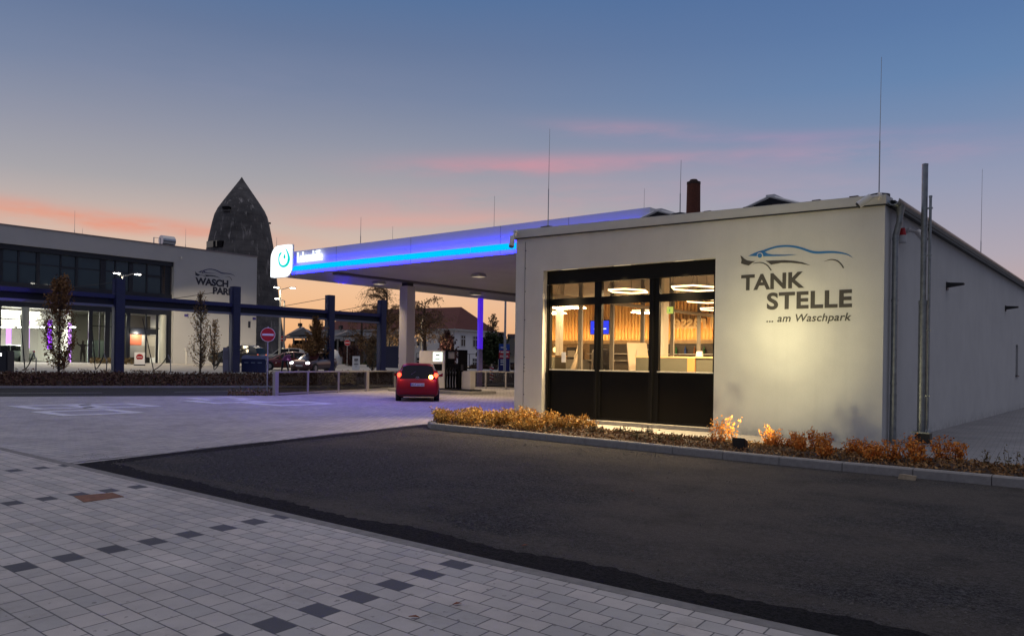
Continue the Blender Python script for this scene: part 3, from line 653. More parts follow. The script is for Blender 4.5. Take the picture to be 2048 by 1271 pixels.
# pillars in the room
for (x, y, s_) in [(-12.0, 21.6, .17), (-11.1, 23.9, .11)]:
    b = MB(); b.box((x, y, FZ), (x+s_*2, y+s_*2, 4.62)); sb(b, 'pillar', mat('pillar_m', (.38,.34,.28), .6), bevel=.02)
# things inside
lw = (1,.70,.38)
ring_e = emis('lamp_ring', (1,.66,.32), 5)
for i, (x, y, z, rr_, lab) in enumerate([(-9.75,19.8,3.66,.80,'large glowing hexagonal ring lamp close behind the right window pane'), (-11.5,19.25,3.62,.66,'glowing hexagonal ring lamp close behind the middle window pane'), (-11.4,23.9,3.66,.80,'glowing hexagonal ring lamp hanging over the back of the sales counter'),
                       (-8.9,26.2,3.66,.80,'glowing hexagonal ring lamp at the rear right of the shop'), (-12.7,27.6,3.66,.80,'glowing hexagonal ring lamp close to the wooden lettering'), (-7.0,22.4,3.66,.80,'added hexagonal ring lamp out of view by the east lining')]):  # last ring hangs out of view, added only for the light it gives
    root = empty('ring_lamp', (x, y, z), lab, 'lamp', 'hexagonal ring lamps under the shop ceiling')
    b = MB(); P = [Vector((math.cos(k*math.pi/3) * rr_ * .8, math.sin(k*math.pi/3) * rr_ * 1.1, 0)) for k in range(7)]
    for k in range(6):
        a, c = P[k], P[k+1]; ai, ci = a * .955, c * .955
        b.hexa([tuple(a+Vector((0,0,-.02))), tuple(c+Vector((0,0,-.02))), tuple(ci+Vector((0,0,-.02))), tuple(ai+Vector((0,0,-.02))), tuple(a+Vector((0,0,.02))), tuple(c+Vector((0,0,.02))), tuple(ci+Vector((0,0,.02))), tuple(ai+Vector((0,0,.02)))])
    b.build('light_ring', ring_e, root)
    b = MB(); [b.cyl(tuple(P[k] + Vector((0,0,.02))), (P[k].x*.5, P[k].y*.5, .95), .006, 5) for k in (0, 2, 4)]; b.build('suspension_wire', dark_plastic, root)
    lamp('ring_light', 'AREA', (x, y, z-.05), (0,0,-1), 320, lw, rr_ * 1.3)
lamp('ledge_light', 'AREA', (-9.4, 30.85, 2.72), (0,.35,1), 240, (1,.70,.33), 9.2, .06)
tv = empty('television', (-8.3, 30.9, 3.25), 'flat screen with a glowing blue picture mounted on the slatted wall', 'television')
b = MB(); b.box((-.52,0,-.33),(.52,.06,.33)); b.build('casing', dark_plastic, tv)
b = MB(); b.box((-.49,-.006,-.3),(.49,0,.3)); b.build('screen', emis('tv_blue', (.03,.05,.85), 1.6), tv)
b = MB(); b.quad((-.2,-.01,.02),(-.1,-.01,.1),(.05,-.01,.12),(.2,-.01,.03)); b.box((-.36,-.012,-.09),(-.08,-.01,-.04)); b.box((-.04,-.012,-.09),(.3,-.01,-.04)); b.build('picture', emis('tv_white', (.7,.85,1), 2), tv)
ct = empty('sales_counter', (-11.25, 21.9, FZ), 'long counter with dark green fronts, light wooden top and wooden end panel', 'counter')
b = MB(); b.box((-1.35,-.35,1.02),(1.6,.35,1.07)); b.build('top', wood_l, ct)
b = MB(); b.box((-1.22,-.33,0),(.42,.3,1.02)); b.box((.66,-.30,0),(1.5,.3,1.02)); b.box((-1.33,-.34,0),(-1.22,.3,1.02)); b.build('front_panel', mat('counter_green', (.10,.10,.075), .5), ct)
b = MB(); b.box((.42,-.36,0),(.66,.3,1.02)); b.build('end_panel', mat('orange_wood', (.55,.25,.08), .5), ct)
for i, (x, lab) in enumerate([(.38,'small pale card stand on the sales counter above the wooden panel'), (1.0,'larger white card stand on the sales counter')]):
    b = MB(); b.hexa([(-.1,-.05,0),(.1,-.05,0),(.1,.05,0),(-.1,.05,0),(-.09,-.01,.22-.06*(1-i)),(.09,-.01,.22-.06*(1-i)),(.09,.01,.22-.06*(1-i)),(-.09,.01,.22-.06*(1-i))]); o = b.build('card_stand', white_plastic); o.location = (-11.0 + x, 21.9, FZ + 1.07); tag(o, lab, 'card stand')
sh = empty('wall_shelf', (-11.2, 30.7, FZ), 'dark shelving with thin metal rails along the back wall', 'shelf')
b = MB(); b.box((-2.9,-.0,0),(3.3,.25,1.7)); b.build('cabinet', mat('cab_dark', (.05,.04,.03), .6), sh)
for z in (.95, 1.25): b = MB(); b.box((-2.9,-.25,z),(3.3,-.0,z+.03)); b.build('rail', steel, sh)
for i in range(9):
    b = MB(); b.lathe([(.045,0),(.045,.2),(.018,.26),(.018,.32)], 10); o = b.build('bottle', [mat('bottle_green',(.02,.12,.04),.2), mat('bottle_amber',(.25,.09,.02),.2), mat('bottle_blue',(.03,.08,.3),.2)][i % 3]); o.location = (-13.6 + i*.42, 30.6, FZ + 1.28)
    tag(o, 'small bottle standing on the rail of the dark shelf at the back of the shop', 'bottle', 'bottles on the back shelf')
cf = empty('coffee_machine', (-7.2, 30.5, FZ + 1.0), 'dark coffee machine with a steel front by the brick wall', 'coffee machine')
b = MB(); b.box((-.3,-.25,0),(.3,.25,.55)); b.build('casing', dark_plastic, cf, bevel=.03); b = MB(); b.box((-.2,-.27,.1),(.2,-.25,.4)); b.build('front_plate', steel, cf)
kt = MB(); kt.box((-1.3,-.3,0),(1.3,.3,1.0)); o = kt.build('cupboard', mat('cup_grey', (.2,.19,.17), .6)); o.location = (-6.6, 30.5, FZ); tag(o, 'low grey cupboard carrying the coffee machine', 'cupboard')
lp = empty('table_lamp', (-6.2, 30.4, FZ + 1.0), 'small glowing yellow lamp on the grey cupboard', 'lamp')
b = MB(); b.lathe([(.02,.3),(.12,.36),(.13,.5),(.02,.58)], 14); b.build('lamp_shade', emis('lamp_glow', (1,.7,.25), 4), lp); b = MB(); b.lathe([(.08,0),(.08,.02),(.02,.04),(.02,.3)], 12); b.build('base', steel, lp)
bd = empty('display_board', (-12.9, 22.3, FZ), 'tall pale board leaning on its stand inside the window', 'board')
b = MB(); b.hexa([(-.1,-.35,0),(-.04,-.38,0),(.45,.1,0),(.4,.14,0),(-.4,-.1,1.5),(-.36,-.14,1.5),(.1,.3,1.5),(.06,.34,1.5)]); b.build('panel', mat('board_cream', (.62,.5,.36), .6), bd)
b = MB(); b.tube([(.05,-.1,0),(.25,-.4,.0),(-.1,.05,1.3)], .015, 6); b.build('leg', steel, bd)
ex = empty('exit_sign', tuple(at(1340, 620, 23.5)), 'small lit green and yellow exit sign hanging from the shop ceiling', 'sign')
b = MB(); b.box((-.1,-.01,-.1),(.1,.01,.1)); b.build('plate', emis('exit_green', (.55,.62,.12), 1.1), ex); b = MB(); b.box((-.03,-.012,-.05),(.02,-.011,.04)); b.build('symbol', mat('sym', (.05,.2,.05)), ex)
b = MB(); b.cyl((0,0,.1),(0,0,1.4),.015,6); b.build('hanger', dark_plastic, ex)
for i, (x, y, hh, lab) in enumerate([(-12.2,26.2,.5,'dark round display drum on the stand by the leaning board')]):
    b = MB(); b.lathe([(.3,0),(.34,.1),(.34,1.35),(.3,1.45),(.0,1.5)], 18); o = b.build('display_drum', mat('drum', (.05,.05,.055), .3), smooth=False); o.location = (-13.1, 23.6, FZ - .15); tag(o, lab, 'display')
b = MB(); b.box((-12.86, GY-.03, 1.62), (-12.72, GY-.024, 1.9)); st_ = b.build('notice', white_sign, wf, off=(shop.location.x, shop.location.y, 0)); st_['label'] = 'white paper notice stuck on the left pane'

# ---- lettering and emblem on the front wall
ink = mat('wall_lettering', (.055,.05,.045), .7); inkblue = mat('emblem_blue', (.03,.17,.42), .6)
def cw(x, y): p = aty(1440 + x / 6.053, 470 + y / 6.053, WY0); return p
def wall_text(s, a, c, top, bold, shear, spacing=1, m=ink, ybase=None):
    p0, p1, pt = cw(*a), cw(*c), cw(*top)
    o = text_mesh('lettering', s, 1, frame_m((p0.x, WY0 - .002, p0.z), (1,0,(p1.z-p0.z)/(p1.x-p0.x)*.0), (0,0,1)), m, bold=bold, shear=shear, extrude=.006, width=p1.x - p0.x, height=pt.z - p0.z, spacing=spacing)
    o.parent = shop; o.matrix_parent_inverse = Matrix.Translation(-shop.location); return o
wall_text('TANK', (255, 672), (1020, 636), (255, 484), .034, 0, 1.03)
wall_text('STELLE', (567, 905), (1598, 872), (567, 698), .032, 0, 1.07)
o = wall_text('... am Waschpark', (562, 1083), (1590, 1062), (562, 965), .012, .22, 1.04)
def ribbon(name, pts, m, parent, mapf, yoff, thick=.006):
    """pts: (x, y, halfwidth) in traced units; a flat decal of small thickness on the wall"""
    L = []; Rr = []
    P = [Vector((p[0], p[1])) for p in pts]
    # subdivide smoothly
    fine = []
    for i in range(len(pts) - 1):
        for k in range(6):
            t = k / 6; a = pts[max(i-1, 0)]; b_ = pts[i]; c = pts[i+1]; d = pts[min(i+2, len(pts)-1)]
            fine.append(tuple(.5 * ((2*b_[q]) + (-a[q] + c[q])*t + (2*a[q] - 5*b_[q] + 4*c[q] - d[q])*t*t + (-a[q] + 3*b_[q] - 3*c[q] + d[q])*t**3) for q in range(3)))
    fine.append(pts[-1])
    for i, p in enumerate(fine):
        q0 = fine[max(i-1, 0)]; q1 = fine[min(i+1, len(fine)-1)]; d = Vector((q1[0]-q0[0], q1[1]-q0[1])); d = d.normalized() if d.length else Vector((1, 0)); n = Vector((-d.y, d.x)); hw = max(p[2], .4)
        L.append(mapf(p[0] + n.x*hw, p[1] + n.y*hw)); Rr.append(mapf(p[0] - n.x*hw, p[1] - n.y*hw))
    b = MB(); nrm = Vector(yoff)
    for i in range(len(L) - 1): b.hexa([tuple(L[i]+nrm), tuple(L[i+1]+nrm), tuple(Rr[i+1]+nrm), tuple(Rr[i]+nrm), tuple(L[i]+nrm*2.5), tuple(L[i+1]+nrm*2.5), tuple(Rr[i+1]+nrm*2.5), tuple(Rr[i]+nrm*2.5)])
    o = b.build(name, m); o.parent = parent; o.matrix_parent_inverse = Matrix.Translation(-parent.location); return o
def poly_decal(name, pts, m, parent, mapf, yoff):
    b = MB(); nrm = Vector(yoff); v = [mapf(*p) + nrm for p in pts]; v2 = [p + nrm * 1.5 for p in v]; n = len(v)
    b.add([tuple(p) for p in v + v2], [tuple(range(n)), tuple(range(2*n-1, n-1, -1))] + [(i, (i+1)%n, n+(i+1)%n, n+i) for i in range(n)])
    o = b.build(name, m); o.parent = parent; o.matrix_parent_inverse = Matrix.Translation(-parent.location); return o
YO = (0, -.003, 0)
def car_emblem(mapf, parent, yo, mb, mk, ):
    ribbon('emblem', [(345,253,1),(400,235,9),(470,212,14),(540,190,13),(620,160,11),(700,140,11),(800,132,11),(900,140,12),(1000,165,13),(1100,200,14),(1180,212,14),(1300,206,12),(1400,208,11),(1500,222,8),(1560,243,5),(1605,272,1)], mb, parent, mapf, yo)
    poly_decal('emblem', [(360,253),(440,232),(520,196),(560,182),(545,205),(580,228),(640,240),(780,242),(930,236),(800,250),(640,256),(500,256)], mb, parent, mapf, tuple(x*2.2 for x in yo))
    poly_decal('emblem', [(248,246),(270,258),(295,285),(330,305),(380,314),(425,315),(385,340),(350,368),(300,358),(255,342),(262,300)], mk, parent, mapf, yo)
    ribbon('emblem', [(400,345,1),(440,335,4),(490,332,5),(540,345,6),(580,372,7),(610,410,7),(620,428,6)], mk, parent, mapf, yo)
    poly_decal('emblem', [(552,312),(640,308),(780,304),(900,312),(1000,330),(1095,366),(980,346),(860,335),(740,336),(620,358),(590,335)], mk, parent, mapf, yo)
    ribbon('emblem', [(1262,320,1),(1310,302,3),(1360,296,5),(1420,312,7),(1465,350,7),(1497,398,7)], mk, parent, mapf, yo)
    cc = [(490 + 36*math.cos(k*math.pi/12), 248 + 36*math.sin(k*math.pi/12)) for k in range(24)]; poly_decal('emblem', cc, mat('emblem_white', (.62,.62,.58), .7), parent, mapf, tuple(x*4.5 for x in yo))
    cc = [(490 + 27*math.cos(k*math.pi/12), 250 + 27*math.sin(k*math.pi/12)) for k in range(24)]; poly_decal('emblem', cc, mb, parent, mapf, tuple(x*6 for x in yo))
car_emblem(cw, shop, YO, inkblue, ink)

# ---- small things on the shop
def camera_thing(loc, aim, label, arm):
    root = empty('security_camera', loc, label, 'camera', 'white bullet cameras on the shop'); a = Vector(aim).normalized()
    b = MB(); b.tube([tuple(-a*.02), tuple(a*.27)], [.07, .078], 14); b.build('housing', white_plastic, root, smooth=False)
    b = MB(); b.tube([tuple(a*.265), tuple(a*.30)], [.07, .06], 14); b.build('lens', dark_plastic, root)
    b = MB(); b.tube([(0,0,0), tuple(Vector(arm)*.6), tuple(Vector(arm))], .035, 10); b.cyl(tuple(Vector(arm)), tuple(Vector(arm)*1.25), .075, 14); b.build('bracket', white_plastic, root)
camera_thing((-4.72, 17.52, 5.13), (-.75,-.25,-.55), 'white bullet camera aimed down at the front wall beside the lightning rod', (.14, .1, .02))
camera_thing((-14.25, 17.5, 5.12), (.05,-.2,-.9), 'white bullet camera pointing down at the far left roof corner', (.02, .12, .14))
camera_thing((-4.2, 19.35, 4.60), (.35,-.25,-.4), 'white bullet camera under the gutter beside the red siren', (-.18, .02, .06))
sr_ = empty('alarm_siren', (-4.42, 18.95, 4.45), 'small alarm siren with red top and white body under the gutter', 'siren')
b = MB(); b.lathe([(.07,-.12),(.085,-.1),(.075,.05)], 14); b.build('body', white_plastic, sr_); b = MB(); b.lathe([(.072,.05),(.05,.2),(.04,.21)], 14); b.build('beacon', red_sign, sr_)
b = MB(); b.box((-.1,-.04,-.1),(-.05,.04,.22)); b.build('bracket', white_plastic, sr_)
for i, (y_, z_) in enumerate([(24.0, 3.83), (34.4, 3.87)]):
    root = empty('wall_lamp', (WX1, y_, z_), ['nearer flat black wall lamp on the long side wall, switched off','farther flat black wall lamp on the long side wall, switched off'][i], 'lamp', 'black wall lamps on the side wall')
    b = MB(); b.hexa([(0,-.09,-.06),(.42,-.075,-.0),(.42,.075,-.0),(0,.09,-.06),(0,-.09,.08),(.42,-.075,.05),(.42,.075,.05),(0,.09,.08)]); b.build('housing', dark_plastic, root, bevel=.01)
    b = MB(); b.box((0,-.1,-.12),(.03,.1,.09)); b.build('bracket', dark_plastic, root)
def rod(x, y, z0, z1, label, name='lightning_rod', base=True, r0=.014, group='lightning rods on the roofs'):
    root = empty(name, (x, y, z0), label, 'lightning rod', group)
    b = MB(); h = z1 - z0; b.tube([(0,0,0),(0,0,h*.4),(0,0,h*.4+.02),(.01,0,h)], [r0, r0, r0*.6, r0*.35], 6); b.build('rod', steel, root)
    if base: b = MB(); b.lathe([(.22,0),(.22,.05),(.1,.08),(.02,.1)], 16); b.build('base', dark_plastic, root)
    return root
rod(-13.45, 18.1, 5.36, 8.18, 'tall lightning rod on the left part of the shop roof edge')
rod(-9.36, 18.1, 5.30, 6.7, 'shorter lightning rod on the middle of the shop roof edge')
rod(-4.70, 18.1, 5.22, 8.2, 'tallest lightning rod at the right front corner of the shop roof')
rod(-6.0, 38.9, 5.0, 10.1, 'tall pale lightning rod rising behind the sloping side eave', r0=.02)
wr = empty('roof_wire', (-9, 18.0, 5.3), 'thin lightning conductor wire on dark blocks along the roof edge', 'wire')
b = MB(); b.tube([(-13.9+9, .1, .11), (-9+9, .1, .03), (-4.6+9, .1, -.045)], .006, 5); b.build('conductor', dark_plastic, wr)
b = MB()
for x in (-13.2, -12.3, -11.5, -9.9, -8.6, -7.6, -6.9, -6.0, -5.2): b.box((x+9-.09, .03, (topz(x)+.22)-5.3), (x+9+.09, .17, (topz(x)+.29)-5.3))
b.build('holder', mat('holder', (.10,.07,.06), .8), wr)
for i, (x, y, z, ww) in enumerate([(-8.2, 21.6, 5.76, 1.05), (-10.7, 20.0, 5.50, .85)]):
    root = empty('skylight', (x, y, z), ['larger low gabled skylight showing above the right part of the roof edge', 'smaller low gabled skylight showing above the middle of the roof edge'][i], 'skylight', 'gabled skylights on the shop roof')
    H = .38 if i == 0 else .28; b = MB(); b.box((-ww,-.6,-.7),(ww,.6,0)); b.build('curb', white_metal, root); b = MB(); b.add([(-ww,-.6,0),(ww,-.6,0),(ww,.6,0),(-ww,.6,0),(-ww*.02,-.6,H-.03),(-ww*.02,.6,H-.03),(ww*.05,-.6,H-.03),(ww*.05,.6,H-.03)], [(0,4,5,3),(1,2,7,6),(0,1,6,4),(3,5,7,2),(4,6,7,5)]); b.build('glazing', carglass, root)
    for s_ in (-1, 1):
        for y_ in (-.62, .62): b = MB(); b.tube([(s_*ww, y_, .02), (s_*.03, y_, H)], .035, 4); b.build('rim', white_metal, root)
    b = MB(); b.box((-.1,-.65,H-.02),(.14,.65,H+.05)); b.build('ridge_cap', white_metal, root)
# galvanised double pole at the corner
pl = empty('flag_pole', (-3.86, 17.75, 0), 'galvanised double steel pole on a black foot at the corner of the shop', 'pole')
p_ = atz(1845, 886); pl.location = (p_.x, p_.y, 0); HD = (Vector(p_) - CAM).dot(FW); zt = EYE + (737 - 332) / F * HD; zt2 = EYE + (737 - 395) / F * HD
b = MB(); b.cyl((-.03,0,.25),(-.03,0,3.0),.085,18); b.cyl((-.03,0,3.0),(-.03,0,zt),.062,18); b.cyl((-.03,0,2.96),(-.03,0,3.05),.09,18); b.lathe([(.064,0),(.066,.04),(0,.06)], 16, (-.03,0,zt)); b.build('mast', zinc, pl)
b = MB(); b.cyl((.09,-.02,.3),(.09,-.02,zt2),.028,12); b.lathe([(.035,0),(.035,.04)], 12, (.09,-.02,zt2-.02)); b.build('hoist_pole', zinc, pl)
for z in (1.0, 2.4, 4.0, 5.0): b = MB(); b.box((-.06,-.035,z),(.13,.03,z+.03)); b.build('clamp', zinc, pl)
b = MB(); b.box((-.13,-.1,-.05),(.16,.12,.22)); b.build('foot', dark_plastic, pl); b = MB(); b.box((-.19,-.15,.22),(.16,.15,.25)); b.lathe([(.05,0),(.03,.06),(.0,.1)],10,(.12,-.03,.25)); b.build('base_plate', zinc, pl)
# brick fragment and leaves
b = MB(); b.hexa([(-.12,-.05,0),(.12,-.07,0),(.10,.05,0),(-.1,.07,0),(-.10,-.03,.07),(.13,-.05,.06),(.11,.05,.055),(-.06,.06,.065)]); o = b.build('stone_fragment', mat('tan_stone', (.34,.27,.18), .9, var=.3, vscale=20)); p = atz(1815, 958); o.location = (p.x, p.y, 0.002); tag(o, 'tan broken paving stone lying against the kerb on the asphalt', 'stone')
r = random.Random(5)
for i, (x, y) in enumerate([(828,1233),(914,1207),(395,895),(623,805),(1050,1090),(1265,981)]):
    b = MB(); p = atz(x, y, .012); s = .035; b.add([(-s,0,.003),(-s*.3,s*.5,.012),(s,.0,.006),(-s*.2,-s*.5,.010)], [(0,1,2,3)]); b.v += [(a, c, d - .004) for a, c, d in b.v[:4]]; b.f += [(7,6,5,4),(0,4,5,1),(1,5,6,2),(2,6,7,3),(3,7,4,0)]
    o = b.build('fallen_leaf', mat('leaf_rust', (.2,.06,.03), .8)); o.location = (p.x, p.y, .012); o.rotation_euler = (0,0,r.uniform(0,6)); tag(o, ['rust brown leaf on the pavers near the bottom, the left of two','rust brown leaf on the pavers near the bottom, the right of two','tiny brown leaf on the forecourt paving','tiny brown leaf near the manhole frames','small leaf lying on the asphalt near its seam','small pale leaf in the middle of the asphalt'][i], 'leaf', 'fallen leaves on the paving')
rp = []
for q in [(147,991),(225,984),(248,992),(168,1003)]: p = atz(*q, .009); rp.append((p.x, p.y, .009))
b = MB(); b.quad(*rp); b.v += [(x, y, .005) for x, y, z in rp]; b.f += [(0,1,5,4),(1,2,6,5),(2,3,7,6),(3,0,4,7)]; o = b.build('steel_cover', mat('rust', (.20,.085,.04), .85, var=.4, vscale=8)); tag(o, 'rusty brown steel cover plate set in the grey pavers', 'cover plate')

# loose grit on the asphalt
b = MB(); r = random.Random(77)
for i in range(2600):
    u_ = r.random(); x = r.uniform(-13.5, 5); y = r.choice([r.uniform(5.6, 12.7), r.uniform(12.1, 12.78), r.uniform(5.4, 6.0)])
    s = r.uniform(.005, .016); c = Vector((x, y, .004)); a = r.uniform(0, 6.28); ca, sa = math.cos(a)*s, math.sin(a)*s
    b.add([(x+ca,y+sa,.003),(x-sa,y+ca,.003),(x-ca,y-sa,.003),(x+sa,y-ca,.003),(x,y,.003+s*.9)], [(0,1,4),(1,2,4),(2,3,4),(3,0,4)])
tag(b.build('grit', mat('grit', (.12,.11,.10), .9, var=.5, vscale=40)), kind='stuff')
# ================================================================ canopy
CX0, CX1, CY0, CY1, CZ0, CZ1 = -33.4, -12.9, 22.87, 41.3, 5.6, 6.68
can = empty('canopy', (-23, 32, 0), 'white flat canopy over the pumps with a glowing blue light strip', 'canopy')
def cb(b, name, m, parent=None, **k):
    o = b.build(name, m, parent or can, off=(-23, 32, 0) , **k); return o
b = MB(); b.box((CX0, CY0, CZ0), (CX1, CY1, CZ1)); b.box((CX0+.3, CY0+.3, CZ1-.3), (CX1-.3, CY1-.3, CZ1-.25))
fas = cb(b, 'fascia', white_panel)
b = MB()
for x in (-28.8, -24.0, -19.2, -16.1): b.box((x-.006, CY0-.004, CZ0+.02), (x+.006, CY0+.004, CZ1-.01))
for y in (27, 31, 35): b.box((CX1-.004, y-.006, CZ0), (CX1+.004, y+.006, CZ1))
cb(b, 'panel_joint', mat('joint_dark', (.15,.15,.16), .7))
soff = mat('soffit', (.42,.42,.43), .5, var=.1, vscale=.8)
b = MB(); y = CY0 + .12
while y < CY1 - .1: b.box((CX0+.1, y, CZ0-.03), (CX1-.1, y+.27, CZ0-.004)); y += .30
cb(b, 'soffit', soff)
b = MB(); b.box((-29.42, CY0+.3, CZ0-.13), (-29.0, CY1-.3, CZ0-.032)); cb(b, 'downstand_beam', mat('beam_dark', (.11,.10,.12), .6))
b = MB(); b.box((-29.4, 27.45, 5.28), (-29.0, 27.85, 5.47)); cb(b, 'column_neck', dark_plastic)
b = MB(); b.box((-29.48, 27.37, 0), (-28.92, 27.93, 5.30)); cb(b, 'column', mat('column_white', (.55,.54,.50), .5, var=.08, vscale=.5), bevel=.015)
led = emis('led_blue', (.0,.58,1.8), 1.0); led2 = emis('led_blue_core', (.0,.55,12), 1.0)
xs = [CX0-.22, -31.75, -28.0, -24.3, -20.6, -16.9, -13.0]
for i in range(len(xs) - 1):
    b = MB(); b.box((xs[i]+.06, CY0-.16, 5.76), (xs[i+1]-.06, CY0-.05, 5.96)); cb(b, 'light_strip', led)
b = MB(); b.box((CX0-.2, CY0-.05, 5.75), (CX0-.06, CY1, 5.97)); cb(b, 'light_strip', led)
for x, y in [(-30.6,27.0),(-23.9,27.0),(-30.5,34.2),(-23.9,34.2)]:
    b = MB(); b.hexa([(x-.28,y-.28,5.42),(x+.28,y-.28,5.42),(x+.28,y+.28,5.42),(x-.28,y+.28,5.42),(x-.2,y-.2,5.57),(x+.2,y-.2,5.57),(x+.2,y+.2,5.57),(x-.2,y+.2,5.57)]); d_ = cb(b, 'downlight', mat('downlight_body', (.5,.5,.5), .5))
    b = MB(); b.box((x-.2,y-.2,5.405),(x+.2,y+.2,5.418)); b.build('lens', emis('down_lens', (1,.8,.55), .45), d_, off=(-23,32,0))
    lamp('downlight_beam', 'SPOT', (x, y, 5.38), (0,0,-1), 1300, (1,.72,.42), .15, spot=110, blend=.8)
# illuminated emblem box on the fascia corner
sx0, sx1, sz0, sz1 = -33.32, -31.85, 5.50, 6.98
def rr(x0, x1, z0, z1, r1, r2, n=10):
    p = []
    for (cx, cz, a0, r_) in [(x1, z0, 270, r2), (x1, z1, 0, .06), (x0, z1, 90, r1), (x0, z0, 180, .06)]:
        ox = cx - r_ if cx == x1 else cx + r_; oz = cz + r_ if cz == z0 else cz - r_
        p += [(ox + r_*math.cos(R(a0 + 90*k/n)), oz + r_*math.sin(R(a0 + 90*k/n))) for k in range(n+1)]
    return p
def plate(poly, y0, y1):
    b = MB(); n = len(poly); b.add([(x, y0, z) for x, z in poly] + [(x, y1, z) for x, z in poly], [tuple(range(n)), tuple(range(2*n-1, n-1, -1))] + [(i, (i+1)%n, n+(i+1)%n, n+i) for i in range(n)]); return b
P_ = rr(sx0, sx1, sz0, sz1, .62, .5)
bx = cb(plate(P_, CY0-.34, CY0-.17), 'sign_box', emis('sign_white', (.93,.97,1), 1.6)); bx['label'] = 'white glowing emblem box with one rounded upper and one rounded lower corner'
cb(plate([(x*1.0+.02, z) for x, z in rr(sx0-.03, sx1+.03, sz0-.03, sz1+.03, .64, .52)], CY0-.165, CY0-.10), 'sign_back', white_panel)
teal = emis('emblem_teal', (.0,.72,.68), 1.0)
def sm(x, y): # from the 1695 wide enlargement of (540,470)-(700,590)
    return aty(540 + x / 10.6, 470 + y / 10.6, CY0 - .35)
def rib(name, pts, m, parent, mapf, yoff):
    o = ribbon(name, pts, m, parent, mapf, yoff); return o
rib('emblem', [(335,285,8),(365,345,14),(392,420,20),(402,500,26),(385,580,26),(340,640,26),(280,662,24),(225,635,20),(198,580,15),(190,510,12),(198,445,14),(222,395,20),(250,368,10)], teal, can, sm, (0,-.004,0))
rib('emblem', [(318,400,4),(312,430,16),(310,460,20),(310,485,19),(310,505,5)], teal, can, sm, (0,-.004,0))
p0 = aty(595, 526, CY0-.12); p1 = aty(644, 521, CY0-.12)
o = text_mesh('lettering', 'Lebenshilfe', 1, frame_m((p0.x, CY0-.12, 6.10), (1,0,0), (0,0,1)), emis('letter_white', (.9,.97,1), 1.3), bold=.004, extrude=.04, width=p1.x-p0.x, height=.50, spacing=1.05); o.parent = can; o.matrix_parent_inverse = Matrix.Translation((23,-32,0))
for i, (q, top, D, lab) in enumerate([((988,453),392,38,'lightning rod on the canopy edge, the one nearest the shop'), ((721,486),434,36.5,'lightning rod on the middle of the canopy front edge'), ((785,475),453,46,'thin leaning rod farther back on the canopy roof'), ((553,497),475,39.3,'short thin rod at the corner behind the glowing emblem box'), ((1288,412),377,38,'short rod near the right end of the canopy')]):
    p = at(*q, D); t_ = at(q[0], top, D); rod(p.x, p.y, min(p.z, 6.68), t_.z, lab, base=False, r0=.02)
lamp('blue_strip_glow', 'AREA', (-24, CY0-.35, 5.82), (0,-.75,-.66), 620, (.24,.15,1), 20, .2)
for z_, up_ in ((6.02, .5), (5.70, -.35)):
    lamp('strip_halo', 'AREA', (-23.3, CY0-.085, z_), (0,1,up_), 210, (.008,.0,1), 20.4, .03)
    lamp('strip_halo', 'AREA', (CX0-.085, CY0+4, z_), (1,0,up_), 30, (.008,.0,1), .03, 8)

# ================================================================ fuel island
isl = MB(); isl.prism([(-31.6,28.6),(-31.1,28.25),(-26.3,28.25),(-25.8,28.6),(-25.8,30.6),(-26.3,31.0),(-31.1,31.0),(-31.6,30.6)], -.02, .14); o = isl.build('pump_island', concrete, bevel=.02); o['kind'] = 'structure'
pu = empty('fuel_pump', (-28.2, 29.6, .14), 'white fuel dispenser with a lit price display and a row of four dark nozzles', 'fuel pump')
pw = mat('pump_white', (.62,.60,.55), .45, var=.06, vscale=2)
b = MB(); b.box((-2.1,-.02,.08),(-1.0,.5,2.0)); b.build('side_cabinet', pw, pu, bevel=.02)
b = MB(); b.box((-1.0,-.22,.08),(-.02,.42,2.0)); dsp = b.build('display_column', pw, pu, bevel=.02)
b = MB(); b.box((-.86,-.235,1.45),(-.2,-.222,1.92)); b.build('display', emis('pump_display', (.85,.95,.8), 1.8), dsp)
b = MB(); b.box((-.84,-.235,.98),(-.22,-.222,1.32)); b.build('keypad', black_panel, dsp)
b = MB(); b.box((-.66,-.242,1.74),(-.38,-.236,1.80)); b.box((-.7,-.242,1.56),(-.36,-.236,1.60)); b.build('digits', mat('digits', (.1,.1,.1)), dsp)
b = MB(); b.box((-.02,-.2,.08),(.08,.4,2.02)); b.box((.86,-.2,.08),(.96,.4,2.02)); b.box((-.02,-.2,1.96),(.96,.4,2.04)); b.box((.08,.3,.08),(.86,.38,1.35)); b.box((.08,-.15,.95),(.86,.3,1.35)); b.build('nozzle_frame', black_panel, pu)
b = MB(); b.box((.08,-.1,1.6),(.5,-.06,1.94)); b.build('info_panel', mat('info', (.35,.34,.3), .6), pu)
for k in range(4):
    x = .14 + k * .19
    b = MB(); b.tube([(x,-.22,1.05),(x+.03,-.26,.9),(x+.05,-.24,.72)], .028, 8); b.tube([(x+.01,-.2,1.0),(x+.0,-.16,1.14)], .018, 6); b.build('nozzle', dark_plastic, pu)
    b = MB(); b.tube([(x+.05,-.24,.74),(x+.06,-.25,.4),(x+.04,-.2,.16),(x-.02,-.18,.14),(x-.05,-.16,.4),(x-.06,-.1,.95)], .016, 6); b.build('hose', steel, pu)
b = MB(); b.box((.98,-.05,.08),(1.12,.35,.95)); b.box((1.12,-.1,.08),(1.62,.3,.99)); b.build('end_cabinet', pw, pu, bevel=.015)
b = MB(); b.cyl((1.05,-.1,1.0),(1.05,-.1,1.32),.07,10); b.build('bucket', dark_plastic, pu)
b = MB(); b.box((-2.15,-.25,0),(1.9,.45,.08)); b.build('plinth', dark_plastic, pu)

